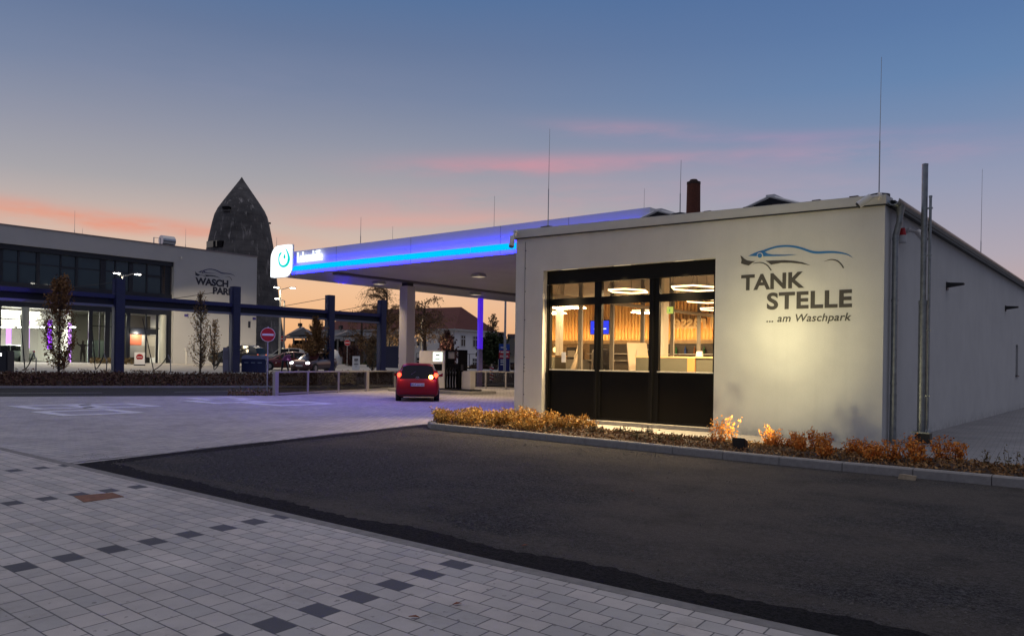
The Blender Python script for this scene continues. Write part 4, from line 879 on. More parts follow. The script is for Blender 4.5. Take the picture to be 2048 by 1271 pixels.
# ================================================================ low glass fences round the forecourt
fgl = glassmat('fence_glass', (.66,.62,.58), ior=1.35)
fst = mat('fence_steel', (.42,.40,.38), .45, .3)
def fence(pts, label, wide=()):
    root = empty('glass_fence', (*pts[0], 0), label, 'fence'); o0 = Vector((*pts[0], 0))
    for i, p in enumerate(pts):
        q = Vector((*p, 0)) - o0; w_ = .09 if i in wide or i == 0 else .045; b = MB(); b.box((q.x-w_, q.y-w_, 0), (q.x+w_, q.y+w_, 1.03)); b.build('post', fst, root)
    for a, c in zip(pts[:-1], pts[1:]):
        A, B = Vector((*a, 0)) - o0, Vector((*c, 0)) - o0; d = (B - A).normalized(); n = Vector((-d.y, d.x, 0)) * .035
        for z0, z1 in ((1.0, 1.06), (.06, .12)):
            b = MB(); b.hexa([tuple(A+n+Vector((0,0,z0))), tuple(B+n+Vector((0,0,z0))), tuple(B-n+Vector((0,0,z0))), tuple(A-n+Vector((0,0,z0))), tuple(A+n+Vector((0,0,z1))), tuple(B+n+Vector((0,0,z1))), tuple(B-n+Vector((0,0,z1))), tuple(A-n+Vector((0,0,z1)))]); b.build('rail', fst, root)
        A2, B2 = A + d*.06, B - d*.06; n = n * .2; b = MB(); b.hexa([tuple(A2+n+Vector((0,0,.12))), tuple(B2+n+Vector((0,0,.12))), tuple(B2-n+Vector((0,0,.12))), tuple(A2-n+Vector((0,0,.12))), tuple(A2+n+Vector((0,0,1.0))), tuple(B2+n+Vector((0,0,1.0))), tuple(B2-n+Vector((0,0,1.0))), tuple(A2-n+Vector((0,0,1.0)))]); b.build('glass_panel', fgl, root)
fence([(-29.68,20.41),(-30.25,22.5),(-30.93,24.8),(-31.65,27.2),(-32.5,29.9),(-33.3,32.0)], 'low fence of smoked glass panels from the no entry sign to behind the red car', wide=(3,))
fence([(-33.3,34.6),(-32.2,35.3),(-31.1,35.9),(-30.0,36.45),(-28.8,37.1)], 'low fence of smoked glass panels beyond the fuel pump')

# ================================================================ vehicles
def add_car(loc, heading, label, paint, kind, L, W_, H, st, wheel_r=.31, wb=(.78, -.80), glassf=(2, 5), cat='car', group=None):
    """st: stations front to rear: (y, z_bottom, z_belt, z_roof, half width, roof half width)"""
    root = empty('parked_car' if kind != 'hatch' else 'red_car', loc, label, cat, group, rz=heading)
    rows = []
    for (y, zb, zl, zr, hw, rw) in st:
        rows.append([(hw*.80, zb), (hw*.97, zb+.10), (hw, zb+(zl-zb)*.45), (hw*.985, zb+(zl-zb)*.8), (hw*.95, zl), (rw, zr-.05*(zr-zl+.1)), (rw*.72, zr), (0, zr+.012)])
    body = MB(); sides = {1: MB(), -1: MB()}; front = MB(); rear = MB(); n = 8
    def P(i, j, sgn): x, z = rows[i][j]; return (sgn*x, st[i][0], z)
    ci, ce = glassf
    for i in range(len(st) - 1):
        for sgn in (1, -1):
            for j in range(n - 1):
                q = [P(i, j, sgn), P(i+1, j, sgn), P(i+1, j+1, sgn), P(i, j+1, sgn)]
                if j == 4 and ci <= i < ce:   # glass between belt line and roof
                    c = [Vector(v) for v in q]; m_ = sum(c, Vector()) / 4; g = [tuple(m_ + (v - m_) * .93 + Vector((sgn*.004, 0, 0))) for v in c]; sides[sgn].quad(*g); body.quad(*q)
                elif j >= 5 and (st[i][3] - st[i][2] < .05) != (st[i+1][3] - st[i+1][2] < .05):
                    c = [Vector(v) for v in q]; up = Vector((0, (1 if i < ci+1 else -1)*.004, .006)); (front if i < 3 else rear).quad(*[tuple(v + up) for v in c]); body.quad(*q)
                else: body.quad(*q)
    for i in (0, len(st) - 1):
        pts = [P(i, j, 1) for j in range(n)] + [P(i, j, -1) for j in range(n - 2, -1, -1)]; body.quad(*pts)
    for i in range(len(st) - 1): body.quad(P(i,0,1), P(i,0,-1), P(i+1,0,-1), P(i+1,0,1))
    body.build('body', paint, root, smooth=True)
    [sides[k].build('side_window', carglass, root) for k in (1, -1)]; front.build('windscreen', carglass, root); rear.build('rear_window', carglass, root)
    for fy in wb:
        for sgn in (1, -1):
            y = fy * L / 2 * .82; x = sgn * (W_/2 - .09)
            b = MB(); b.cyl((x-sgn*.11, y, wheel_r), (x+sgn*.095, y, wheel_r), wheel_r, 20); whl = b.build('wheel', tyre, root)
            b = MB(); b.cyl((x+sgn*.09, y, wheel_r), (x+sgn*.105, y, wheel_r), wheel_r*.62, 12); b.build('rim', rim_m, whl)
            b = MB(); b.cyl((x-sgn*.02, y, wheel_r+.02), (x+sgn*.093, y, wheel_r+.02), wheel_r+.055, 20); b.build('wheel_arch', dark_plastic, root)
    for sgn in (1, -1):
        b = MB(); b.hexa([(sgn*(W_/2-.02), st[2][0]-.35, .93), (sgn*(W_/2+.17), st[2][0]-.4, .95), (sgn*(W_/2+.17), st[2][0]-.48, .95), (sgn*(W_/2-.02), st[2][0]-.45, .93), (sgn*(W_/2-.02), st[2][0]-.35, 1.0), (sgn*(W_/2+.16), st[2][0]-.4, 1.09), (sgn*(W_/2+.16), st[2][0]-.48, 1.09), (sgn*(W_/2-.02), st[2][0]-.45, 1.0)]); b.build('mirror', paint, root)
    return root
def paintm(name, c): return mat(name, c, .28, .15, coat=.8)
hatch_st = [(1.88,.24,.66,.68,.62,.55),(1.60,.18,.80,.84,.80,.68),(.95,.17,.90,.98,.845,.70),(.25,.17,.95,1.42,.85,.60),(-.4,.17,.96,1.50,.85,.61),(-1.2,.17,.97,1.47,.85,.60),(-1.50,.17,.97,1.40,.845,.57),(-1.80,.20,.86,.88,.82,.70),(-1.87,.24,.80,.81,.77,.64)]
cl = atz(836, 802); CD = (cl - CAM).dot(FW); cdir = Vector((cl.x, cl.y, 0)).normalized(); hd = math.atan2(cdir.y, cdir.x) - math.pi/2 - R(1)
red_p = mat('red_paint', (.30,.003,.007), .42, 0, spec=.3, coat=.25)
rc = add_car((cl.x + cdir.x*1.5, cl.y + cdir.y*1.5, .008), hd, 'small red hatchback seen from behind at the fuel pump with its tail lamps on', red_p, 'hatch', 3.75, 1.70, 1.5, hatch_st, glassf=(2,6))
tl_r = emis('tail_red', (1,.06,.025), 6); tl_o = emis('indicator', (1,.50,.10), 14); tl_rd = mat('tail_dark', (.35,.01,.01), .2, coat=1)
for sgn in (1, -1):
    b = MB(); b.hexa([(sgn*.62,-1.80,.86),(sgn*.80,-1.70,.86),(sgn*.82,-1.50,.9),(sgn*.66,-1.6,.9),(sgn*.60,-1.62,1.20),(sgn*.73,-1.52,1.22),(sgn*.78,-1.44,1.22),(sgn*.66,-1.4,1.2)]); t_ = b.build('tail_lamp', tl_rd, rc, bevel=.015)
    b = MB(); b.lathe([(.02,-.08),(.07,-.04),(.085,.02),(.06,.08),(.02,.1)], 14, (sgn*.715,-1.70,1.02)); b.build('lit_bulb', tl_r, t_)
b = MB(); b.lathe([(.02,-.08),(.075,-.04),(.085,.02),(.06,.07),(.02,.09)], 14, (.52,-1.77,.95)); b.build('rear_indicator', tl_o, rc)
lamp('tail_light_glow', 'POINT', (.60, -2.0, 1.0), (0,0,-1), 2.5, (1,.35,.1), .06, parent=rc); lamp('tail_light_glow', 'POINT', (-.73, -1.95, 1.02), (0,0,-1), 2.5, (1,.08,.03), .06, parent=rc)
b = MB(); b.box((-.27,-1.905,.60),(.27,-1.885,.72)); pt_ = b.build('number_plate', mat('plate_white', (.7,.7,.68), .4), rc)
b = MB(); b.box((-.268,-1.909,.602),(-.235,-1.904,.718)); b.build('country_band', mat('eu_blue', (.01,.03,.4), .4), pt_)
o = text_mesh('lettering', 'KUS LH 62', 1, frame_m((-.215,-1.907,.622), (1,0,0), (0,0,1)), dark_plastic, bold=.01, extrude=.002, width=.46, height=.076); o.parent = pt_
b = MB(); b.box((-.70,-1.885,.22),(.70,-1.80,.285)); b.build('bumper_lower', dark_plastic, rc, bevel=.02)
b = MB()
for (a_, c_, ox) in ((.075,.05,0),(.028,.046,0),(.05,.018,.018)): b.tube([(a_*math.cos(k*math.pi/10), -1.855, .92+ox+c_*math.sin(k*math.pi/10)) for k in range(21)], .007, 5)
b.build('emblem', mat('chrome', (.6,.6,.62), .15, 1), rc)
b = MB(); b.box((-.40,-1.49,1.43),(.40,-1.44,1.455)); b.build('roof_spoiler', red_p, rc, bevel=.01)
b = MB(); b.tube([(0,-1.60,1.22),(-.25,-1.72,1.06)], .01, 5); b.build('rear_wiper', dark_plastic, rc)
for sx in (-.42, .42): b = MB(); b.lathe([(.13,.0),(.16,.15),(.15,.45),(.09,.62),(.13,.66),(.12,.82),(.03,.86)], 12, (sx,.1,.5)); b.build('seat', mat('seat_dark', (.02,.02,.022), .9), rc)

suv_st = [(2.2,.3,.86,.88,.78,.7),(1.95,.25,1.0,1.04,.9,.8),(1.1,.25,1.06,1.14,.92,.78),(.45,.25,1.10,1.66,.92,.68),(-.5,.25,1.12,1.72,.92,.69),(-1.6,.25,1.12,1.70,.92,.68),(-2.1,.28,1.10,1.5,.9,.66),(-2.3,.32,.98,1.0,.85,.72)]
sed_st = [(2.1,.26,.62,.64,.70,.6),(1.85,.2,.76,.80,.84,.7),(1.0,.2,.86,.93,.87,.72),(.2,.2,.92,1.36,.88,.60),(-.5,.2,.94,1.44,.88,.61),(-1.3,.2,.95,1.38,.88,.59),(-1.95,.22,.92,.98,.86,.68),(-2.15,.28,.84,.86,.80,.62)]
def head(view_px, deg): # heading measured from the viewing direction at that pixel
    d = ray(view_px, 720); return math.atan2(d.y, d.x) - math.pi/2 + R(deg)
hl = emis('head_lamp', (.95,.98,1), 22); tl2 = emis('tail_lamp_soft', (1,.2,.12), 1.2)
def far_car(px, py, D, z, deg, label, paint, st, L, W_, H, heads=False, tails=False):
    p = at(px, py, D); c = add_car((p.x, p.y, z), head(px, deg), label, paint, 'far', L, W_, H, st, glassf=(2, len(st)-3), group='cars parked on the wash park')
    for s_ in (1, -1):
        b = MB(); yf = st[0][0]-.08; b.lathe([(.02,-.09),(.12,-.05),(.13,.04),(.03,.09)], 12, (s_*(W_/2-.26), yf, .66)); b.build('headlight', hl if heads else mat('lamp_off', (.5,.5,.5), .2), c)
        b = MB(); yr = st[-1][0]+.06; b.box((s_*(W_/2-.26)-.1, yr-.06, .8), (s_*(W_/2-.26)+.1, yr+.06, 1.0)); b.build('tail_light', tl2 if tails else tl_rd, c)
    b = MB(); b.box((-.26, st[0][0]+.0, .42), (.26, st[0][0]+.03, .53)); b.build('number_plate', mat('plate_white', (.7,.7,.68)), c)
    return c
far_car(474, 735, 67, .95, 58, 'black estate seen from behind beside the white wall of the wash hall', paintm('black_paint', (.012,.014,.015)), suv_st, 4.5, 1.84, 1.7, tails=True)
far_car(571, 744, 62, .72, 98, 'dark red car standing behind the person in the purple jacket', paintm('dark_red_paint', (.16,.012,.012)), sed_st, 4.2, 1.76, 1.45)
c_ = far_car(627, 745, 58.5, .66, 152, 'dark car facing the road with both headlights on', paintm('maroon_paint', (.07,.02,.025)), sed_st, 4.2, 1.76, 1.45, heads=True)
lamp('headlight_beam', 'SPOT', tuple(Vector(c_.location) + Vector((0,0,.7)) + (Matrix.Rotation(c_.rotation_euler.z, 3, 'Z') @ Vector((0,2.3,0)))), Matrix.Rotation(c_.rotation_euler.z, 3, 'Z') @ Vector((0,1,-.12)), 120, (.95,.97,1), .1, spot=80)
far_car(632, 727, 74, .85, 80, 'white van-like car parked behind the car with headlights', paintm('white_paint', (.5,.5,.5)), suv_st, 4.5, 1.84, 1.6)
far_car(566, 722, 84, 1.0, 95, 'silver grey car parked far behind the dark red car', paintm('silver_paint', (.2,.21,.22)), suv_st, 4.5, 1.84, 1.6)
far_car(3, 722, 62, .95, 95, 'pale car partly hidden by the dark vacuum unit at the left edge', paintm('pale_paint', (.4,.45,.42)), sed_st, 4.2, 1.76, 1.45)

# ================================================================ signs
def no_entry(px, py_base, D, cz, rad, label, z0, group=None):
    p = at(px, py_base, D); root = empty('no_entry_sign', (p.x, p.y, z0), label, 'traffic sign', group, rz=head(px, 0))
    h = cz - z0
    b = MB(); b.cyl((0,.03,0),(0,.03,h+rad+.05),.03,10); b.build('pole', mat('pole_grey', (.4,.4,.41), .5, .4), root)
    b = MB(); b.cyl((0,0,h),(0,-.02,h),rad,32); dsc = b.build('disc', white_sign, root)
    b = MB(); b.cyl((0,-.0205,h),(0,-.024,h),rad*.93,32); b.build('red_field', red_sign, dsc)
    b = MB(); b.box((-rad*.78,-.029,h-rad*.14),(rad*.78,-.0245,h+rad*.14)); b.build('white_bar', white_sign, dsc)
    return root
no_entry(534, 789, 34.9, at(538, 669, 34.9).z, .31, 'round red no entry sign on a grey pole at the end of the glass fence', 0)
no_entry(566, 700, 88, at(566, 677, 88).z, .33, 'distant small no entry sign beside the far street lamp', 1.0, 'distant no entry signs')
no_entry(694, 731, 80, at(694, 685, 80).z, .3, 'distant no entry sign between the third and the last blue post', .8, 'distant no entry signs')

# ================================================================ vacuum stands: blue posts and rails
PZ = [((235,747),(237,557)), ((468,745),(470,573)), ((658,743),(659,590)), ((762,742),(763,600))]
posts = []
for i, (a, t_) in enumerate(PZ):
    p = atx(*a, -48.0); q = atx(*t_, -48.0); posts.append((p, q))
    root = empty('blue_post', (p.x, p.y, p.z), ['tall blue steel post by the lit wash hall glass, nearest of the four','tall blue steel post covering the end of the wash park lettering','tall blue steel post right of the orange brown tree','tall blue steel post at the far end of the rails beside the dark hoarding'][i], 'post', 'blue steel posts of the vacuum area')
    b = MB(); H = q.z - p.z; b.box((-.27,-.27,-.1),(.27,.27,H)); b.build('shaft', blue_steel, root, bevel=.02)
    b = MB(); b.box((-.30,-.16,-.05),(-.272,.16,H-.02)); b.box((-.16,-.30,0),(.16,-.272,H-.1)); b.build('cover_plate', mat('blue_plate', (.03,.035,.12), .4), root)
    b = MB(); b.box((-.4,-.4,-.12),(.4,.4,.03)); b.build('base_plate', zinc, root)
yA = posts[0][0].y - 14
for i in range(4):
    y0 = (posts[i-1][0].y + .27) if i else yA; y1 = posts[i][0].y - .27
    zt = atx(223, 592, -48).z; z0 = zt
    root = empty('rail_beam', (-48, (y0+y1)/2, z0), ['twin blue horizontal rail running out of the left edge','twin blue horizontal rail in front of the wash park lettering wall','twin blue horizontal rail across the dark cone tower','short twin blue rail at the far end against the orange sky'][i], 'beam', 'twin blue rails between the posts')
    L = (y1-y0)/2
    b = MB(); b.box((-.16,-L,-.14),(.16,L,.12)); b.build('upper_rail', blue_steel2, root, bevel=.03)
    b = MB(); b.box((-.1,-L,-.64),(.1,L,-.50)); b.build('lower_rail', mat('rail_grey', (.20,.20,.27), .35, .5), root, bevel=.03)
    b = MB(); b.box((-.05,-L+.02,-.50),(.0,L-.02,-.10)); b.build('web', mat('web_dark', (.008,.008,.02), .6), root)
cbm = mat('cable_dark', (.03,.03,.03), .6)
for i in range(4):
    p, q = posts[i]; a_ = Vector((p.x, p.y-.3, q.z-.25)); e_ = Vector((p.x, p.y - 4.3, zt + .12))
    if i == 0: e_ = Vector((p.x, p.y-3.6, zt+.12))
    b = MB(); b.tube([tuple(a_), tuple(e_)], .02, 5); o = b.build('stay_cable', cbm); tag(o, ['thin stay cable sloping down left from the nearest blue post','thin stay cable sloping down left below the wash park lettering','thin stay cable sloping down left from the third blue post','thin stay cable sloping down left from the last blue post'][i], 'cable', 'stay cables of the blue posts')
# hanging suction hoses with hooked stands
def hose(px, lo, hookx, D, label, zt_, wide=.9):
    a = at(px, 640, D); g = empty('suction_hose', (a.x, a.y, .6), label, 'hose', 'suction hoses hanging from the rails'); z0 = .6
    k = at(hookx, 720, D); lowp = at((px*2 + hookx) / 3 + lo, 743, D)
    pts = []
    P0 = Vector((0,0,zt_-z0)); P1 = Vector(lowp) - Vector((a.x, a.y, .6)); P1.z = .18; P2 = Vector(k) - Vector((a.x, a.y, .6)); P2.z = 1.15
    for s_ in range(13):
        t = s_ / 12; pts.append(((P0*(1-t)**2*1 + (P0*.15 + P1*.85)*2*t*(1-t) + P1*t*t)) if True else None)
    for s_ in range(1, 9):
        t = s_ / 8; pts.append(P1*(1-t)**2 + (P1*.4 + P2*.6 + Vector((0,0,-.35)))*2*t*(1-t) + P2*t*t)
    b = MB(); b.tube(pts, .032, 6); b.build('tube', mat('hose_black', (.02,.02,.022), .5), g)
    e = Vector(at(hookx + 5, 740, D)) - Vector((a.x, a.y, .6)); b = MB(); b.tube([(e.x, e.y, -.05), (e.x, e.y, .8), tuple(P2 + (e - P2)*.5 + Vector((0,0,.25))), tuple(P2)], .035, 8); b.build('hook_stand', mat('stand_grey', (.25,.25,.26), .4, .5), g)
hose(41, 0, 67, 46, 'black suction hose hanging nearest the left edge, before the purple lit hall', 3.9)
hose(182, 0, 208, 48, 'black suction hose hanging beside the person silhouette', 4.0)
hose(285, 5, 336, 50, 'black suction hose looping low by the wash hall gate', 4.0)
hose(420, 0, 444, 54, 'black suction hose behind the bare column tree, near the dark estate', 3.8)
for i, px in enumerate((600, 682)):
    p = at(px, 643 if i == 0 else 648, 63); g = empty('coiled_hose', (p.x, p.y, p.z), ['coiled hose under the rail left of the third blue post','coiled hose under the rail right of the third blue post'][i], 'hose', 'coiled hoses under the rails')
    b = MB(); b.tube([(0+.35*math.cos(k*math.pi/8), -.35*math.cos(k*math.pi/8)*.6, -.1+.4*math.sin(-k*math.pi/8)) for k in range(9)], .035, 6); b.build('tube', mat('hose_black', (.02,.02,.022)), g)
    b = MB(); b.box((-.55,.2,-.35),(-.3,.45,-.1)); b.cyl((-.42,.33,-.1),(-.42,.33,.35),.015,5); b.build('fitting', dark_plastic, g)
# vacuum cabinets
p = at(510, 746, 55); g = empty('waste_container', (p.x, p.y, .58), 'wide dark blue container with flaps between the second post and the no entry sign', 'container', rz=R(42)); dkb = mat('container_blue', (.012,.02,.10), .45, var=.2, vscale=2)
b = MB(); b.box((-.82,-.4,0),(.82,.4,.98)); b.build('tub', dkb, g, bevel=.03); b = MB(); b.hexa([(-.84,-.42,.98),(.84,-.42,.98),(.84,.42,.98),(-.84,.42,.98),(-.8,-.2,1.2),(.8,-.2,1.2),(.8,.4,1.24),(-.8,.4,1.24)]); b.build('lid', mat('lid_blue', (.015,.04,.16), .45), g)
for k in range(3): b = MB(); b.box((-.62+k*.45,-.43,.70),(-.35+k*.45,-.405,.76)); b.build('handle', mat('pale_blue', (.2,.25,.4)), g)
b = MB(); b.box((-.3,-.2,1.205),(.35,.1,1.25)); b.build('note_strip', mat('note_tan', (.5,.3,.15)), g)
p = at(455, 746, 53.5); g = empty('vacuum_cabinet', (p.x, p.y, .58), 'slim grey vacuum cabinet touching the second blue post', 'cabinet', rz=R(40)); b = MB(); b.box((-.26,-.2,0),(.24,.3,1.72)); b.build('housing', mat('cab_violet', (.20,.2,.28), .45, .2), g, bevel=.02); b = MB(); b.box((-.2,-.21,.9),(.1,-.202,1.5)); b.build('front_door', mat('cab_door', (.14,.14,.2), .4), g)
p = at(6, 748, 44); g = empty('vacuum_cabinet', (p.x, p.y, .55), 'dark vacuum cabinet with a lit slot cut by the left edge', 'cabinet', rz=R(40)); b = MB(); b.box((-.55,-.35,0),(.42,.35,1.28)); b.build('housing', mat('cab_black', (.02,.022,.03), .4), g, bevel=.05); b = MB(); b.box((-.25,-.362,.98),(.12,-.352,1.12)); b.build('lit_slot', emis('slot_white', (1,1,.95), 5), g)
# sandwich boards, bollard, beacon, banner
def aboard(px, py, D, z0, w_, h_, label, entry):
    p = at(px, py, D); g = empty('sandwich_board', (p.x, p.y, z0), label, 'sign', rz=head(px, 0))
    b = MB(); b.hexa([(-w_/2,-.25,.08),(w_/2,-.25,.08),(w_/2,-.21,.08),(-w_/2,-.21,.08),(-w_/2,-.02,h_),(w_/2,-.02,h_),(w_/2,.02,h_),(-w_/2,.02,h_)]); b.build('front_board', white_sign, g)
    b = MB(); b.hexa([(-w_/2,.21,.08),(w_/2,.21,.08),(w_/2,.25,.08),(-w_/2,.25,.08),(-w_/2,.03,h_),(w_/2,.03,h_),(w_/2,.06,h_),(-w_/2,.06,h_)]); b.build('rear_board', white_sign, g)
    b = MB(); b.box((-w_/2-.03,-.3,0),(w_/2+.03,.3,.08)); b.build('foot', dark_plastic, g)
    if entry:
        b = MB(); b.cyl((0,-.135,h_*.64),(0,-.155,h_*.64),w_*.33,24); b.build('red_disc', red_sign, g); b = MB(); b.box((-w_*.24,-.162,h_*.61),(w_*.24,-.156,h_*.67)); b.build('white_bar', white_sign, g)
    else:
        for (x0,z0_,x1,z1_) in ((-.15,h_*.72,.15,h_*.84),(-.18,h_*.46,.18,h_*.51),(-.06,h_*.22,.06,h_*.33)): b = MB(); b.box((x0,-.19,z0_),(x1,-.16 if z0_ < .7 else -.08,z1_)); b.build('printing', mat('print_grey', (.15,.15,.17)), g)
aboard(279, 727, 62, .92, .74, 1.02, 'white sandwich board with a no entry symbol before the wash hall gate', True)
aboard(712, 740, 68, .62, .62, 1.3, 'narrow white sandwich board near the dark green hoarding', False)
p = at(373, 726, 68); g = empty('bollard', (p.x, p.y, 1.04), 'slim grey bollard with a cap before the white wall of the wash hall', 'bollard'); b = MB(); b.lathe([(.1,0),(.1,1.15)], 14); b.build('shaft', mat('pole_grey', (.4,.4,.41)), g); b = MB(); b.box((-.16,-.16,1.15),(.16,.16,1.35)); b.build('cap', mat('pole_grey', (.4,.4,.41)), g)
p = at(983, 757, 58); g = empty('traffic_beacon', (p.x, p.y, 0), 'red and white striped warning beacon beyond the far glass fence', 'beacon', rz=head(983, 0)); b = MB(); b.box((-.14,-.02,.25),(.14,.02,1.25)); b.build('panel', white_sign, g)
for k in range(4): b = MB(); z = .28 + k*.25; z2 = min(z+.14, 1.245); b.hexa([(-.138,-.026,z+.12 if z+.12 < 1.24 else 1.24),(.138,-.026,z),(.138,-.021,z),(-.138,-.021,z+.12 if z+.12 < 1.24 else 1.24),(-.138,-.026,min(z+.24,1.248)),(.138,-.026,z+.12),(.138,-.021,z+.12),(-.138,-.021,min(z+.24,1.248))]); b.build('red_stripe', red_sign, g)
b = MB(); b.box((-.4,-.3,-.02),(.4,.3,.1)); b.cyl((0,0,.1),(0,0,.25),.04,8); b.build('foot', dark_plastic, g); b = MB(); b.lathe([(.03,1.25),(.07,1.3),(.06,1.42),(.02,1.45)], 10); b.build('warning_lamp', mat('amber', (.5,.4,.25)), g)
p = at(1008, 740, 66); g = empty('advert_banner', (p.x, p.y, -.02), 'upright banner in blue, red and dark blue fields beyond the far fence', 'banner', rz=head(1008, 0)); zz = lambda y: at(1008, y, 66).z
b = MB(); b.box((-.44,0,zz(743)),(.44,.04,zz(716))); b.build('lower_field', mat('navy', (.01,.015,.13), .5), g); b = MB(); b.box((-.44,-.002,zz(716)),(.44,.04,zz(700))); b.build('middle_field', mat('banner_red', (.45,.015,.03), .5), g); b = MB(); b.box((-.44,0,zz(700)),(.44,.04,zz(687))); b.build('upper_field', mat('banner_blue', (.01,.06,.32), .5), g)
b = MB(); 
for (x0, x1, ya, yb) in ((-.3,-.02,695,693),(-.05,.2,698,696),(-.41,-.36,704,701),(-.3,.1,704.5,702),(.15,.38,704.5,702),(-.36,.3,711,710),(-.36,.35,713,712),(-.3,-.05,720,718.5),(-.3,.0,724,722),(-.3,.0,729,727)): b.box((x0,-.012,zz(ya)),(x1,-.006,zz(yb)))
b.build('printing', white_sign, g)
for s_ in (-1, 1): b = MB(); b.tube([(s_*.47,.0,-.05),(s_*.47,0,zz(718))], .025, 6); b.tube([(s_*.7,-.6,-.05),(s_*.47,0,1.2)], .02, 6); b.build('leg', steel, g)
p = at(1009, 743, 60); q = at(1013, 600, 60); g = empty('mast', (p.x, p.y, 0), 'thin grey mast in front of the banner, right of the blue lit column', 'mast'); b = MB(); b.tube([(0,0,-.02),(0,0,8.5)], [.11,.06], 10); b.build('shaft', mat('pole_grey', (.4,.4,.41)), g)
b = MB(); b.box((-.15,-.15,0),(.15,.15,.3)); b.build('base', zinc, g)
p = at(959, 743, 50); g = empty('light_column', (p.x, p.y, 0), 'slender square column glowing blue between the fuel pump and the shop', 'column', rz=head(959, 30)); b = MB(); b.box((-.13,-.13,0),(.13,.13,2.4)); b.build('lower_shaft', mat('col_lilac', (.25,.22,.5), .4), g); b = MB(); b.box((-.13,-.13,2.4),(.13,.13,5.55)); b.build('lit_shaft', mat('col_lit', (.08,.03,.5), .4, emit=(.10,.02,1), estr=.55), g)

# manhole frames in the forecourt
fr_m = mat('frame_concrete', (.66,.66,.68), .8, var=.2, vscale=4)
def cover(px0, py0, ang, w_, d_, label, i):
    p = atz(px0, py0); g = empty('manhole_frame', (p.x, p.y, .008), label, 'manhole', 'pale manhole frames in the forecourt', rz=R(ang))
    b = MB(); t = .36
    for (x0,y0,x1,y1) in ((-w_/2,-d_/2,w_/2,-d_/2+t),(-w_/2,d_/2-t,w_/2,d_/2),(-w_/2,-d_/2+t,-w_/2+t,d_/2-t),(w_/2-t,-d_/2+t,w_/2,d_/2-t)): b.box((x0,y0,-.02),(x1,y1,.012))
    b.build('frame', fr_m, g); b = MB(); b.box((-w_/2+t+.04,-d_/2+t+.04,-.02),(w_/2-t-.04,d_/2-t-.04,.008)); b.build('lid', mat('lid_paved', (.34,.33,.35), .8, var=.15, vscale=3), g)
for i, a in enumerate([(176,825,0,2.2,2.2,'pale square manhole frame, the nearest one on the left of the forecourt'),(120,813.5,0,2.2,2.2,'pale square manhole frame left behind the nearest one'),(225,812,0,2.2,2.2,'pale square manhole frame right behind the nearest one'),(450,803,0,2.2,2.2,'pale manhole frame in front of the weeds by the fence end'),(440,797.5,0,2,2,'pale manhole frame farthest back near the road'),(578,807,0,2.4,2.4,'pale manhole frame in the blue light before the glass fence')]): cover(*a, i)

# ================================================================ people
def person(loc, rz, joints, radii, edges, label, cols, hair=True, name='person'):
    me = bpy.data.meshes.new(name); me.from_pydata([Vector(j) for j in joints], edges, []); o = bpy.data.objects.new(name, me); col.objects.link(o)
    sk = o.modifiers.new('s', 'SKIN'); sb_ = o.modifiers.new('u', 'SUBSURF'); sb_.levels = 2; sb_.render_levels = 2
    for i, r_ in enumerate(radii): me.skin_vertices[0].data[i].radius = r_ if isinstance(r_, tuple) else (r_, r_)
    me.skin_vertices[0].data[0].use_root = True
    dg = bpy.context.evaluated_depsgraph_get(); dg.update(); m2 = bpy.data.meshes.new_from_object(o.evaluated_get(dg)); bpy.data.objects.remove(o)
    o = link_mesh(name, m2, None, None, True); o.location = loc; o.rotation_euler = (0,0,rz); m2.materials.clear()
    for c in cols: m2.materials.append(c)
    return tag(o, label, 'person')
skin = mat('skin', (.35,.2,.14), .6); jack = mat('purple_jacket', (.16,.03,.15), .8, var=.3, vscale=8); trou = mat('dark_trousers', (.012,.012,.018), .8); hairm = mat('dark_hair', (.02,.015,.01), .8)
# bending forward over a suction hose
J = [(0,0,.88),(-.12,0,.86),(-.16,.02,.47),(-.2,.0,.06),(-.2,.14,.03),(.12,0,.86),(.2,-.05,.47),(.26,-.1,.06),(.26,.05,.03),(.10,.03,1.08),(.24,.04,1.22),(.33,.05,1.26),(.44,.06,1.30),(.24,.20,1.20),(.36,.26,.98),(.46,.24,.78),(.24,-.14,1.20),(.34,-.22,.97),(.44,-.20,.76)]
Ed = [(0,1),(1,2),(2,3),(3,4),(0,5),(5,6),(6,7),(7,8),(0,9),(9,10),(10,11),(11,12),(10,13),(13,14),(14,15),(10,16),(16,17),(17,18)]
Rd = [.15,.11,.08,.05,.04,.11,.08,.05,.04,.17,.17,.07,.105,.075,.055,.035,.075,.055,.035]
p = at(569, 744, 56.5)
pr = person((p.x, p.y, .62), head(569, 10), J, Rd, Ed, 'person in a purple jacket bending forward with a suction hose beside the dark red car', [jack, trou, skin])
for f in pr.data.polygons:
    c = f.center; f.material_index = 1 if c.z < .86 else (2 if (c.x > .40 and c.z > 1.2) or (c.z < .82 and c.x > .4) else 0)
b = MB(); b.lathe([(.02,.12),(.10,.08),(.118,.0),(.10,-.05)], 12, (.43,.06,1.33)); h_ = b.build('hair', hairm, pr)
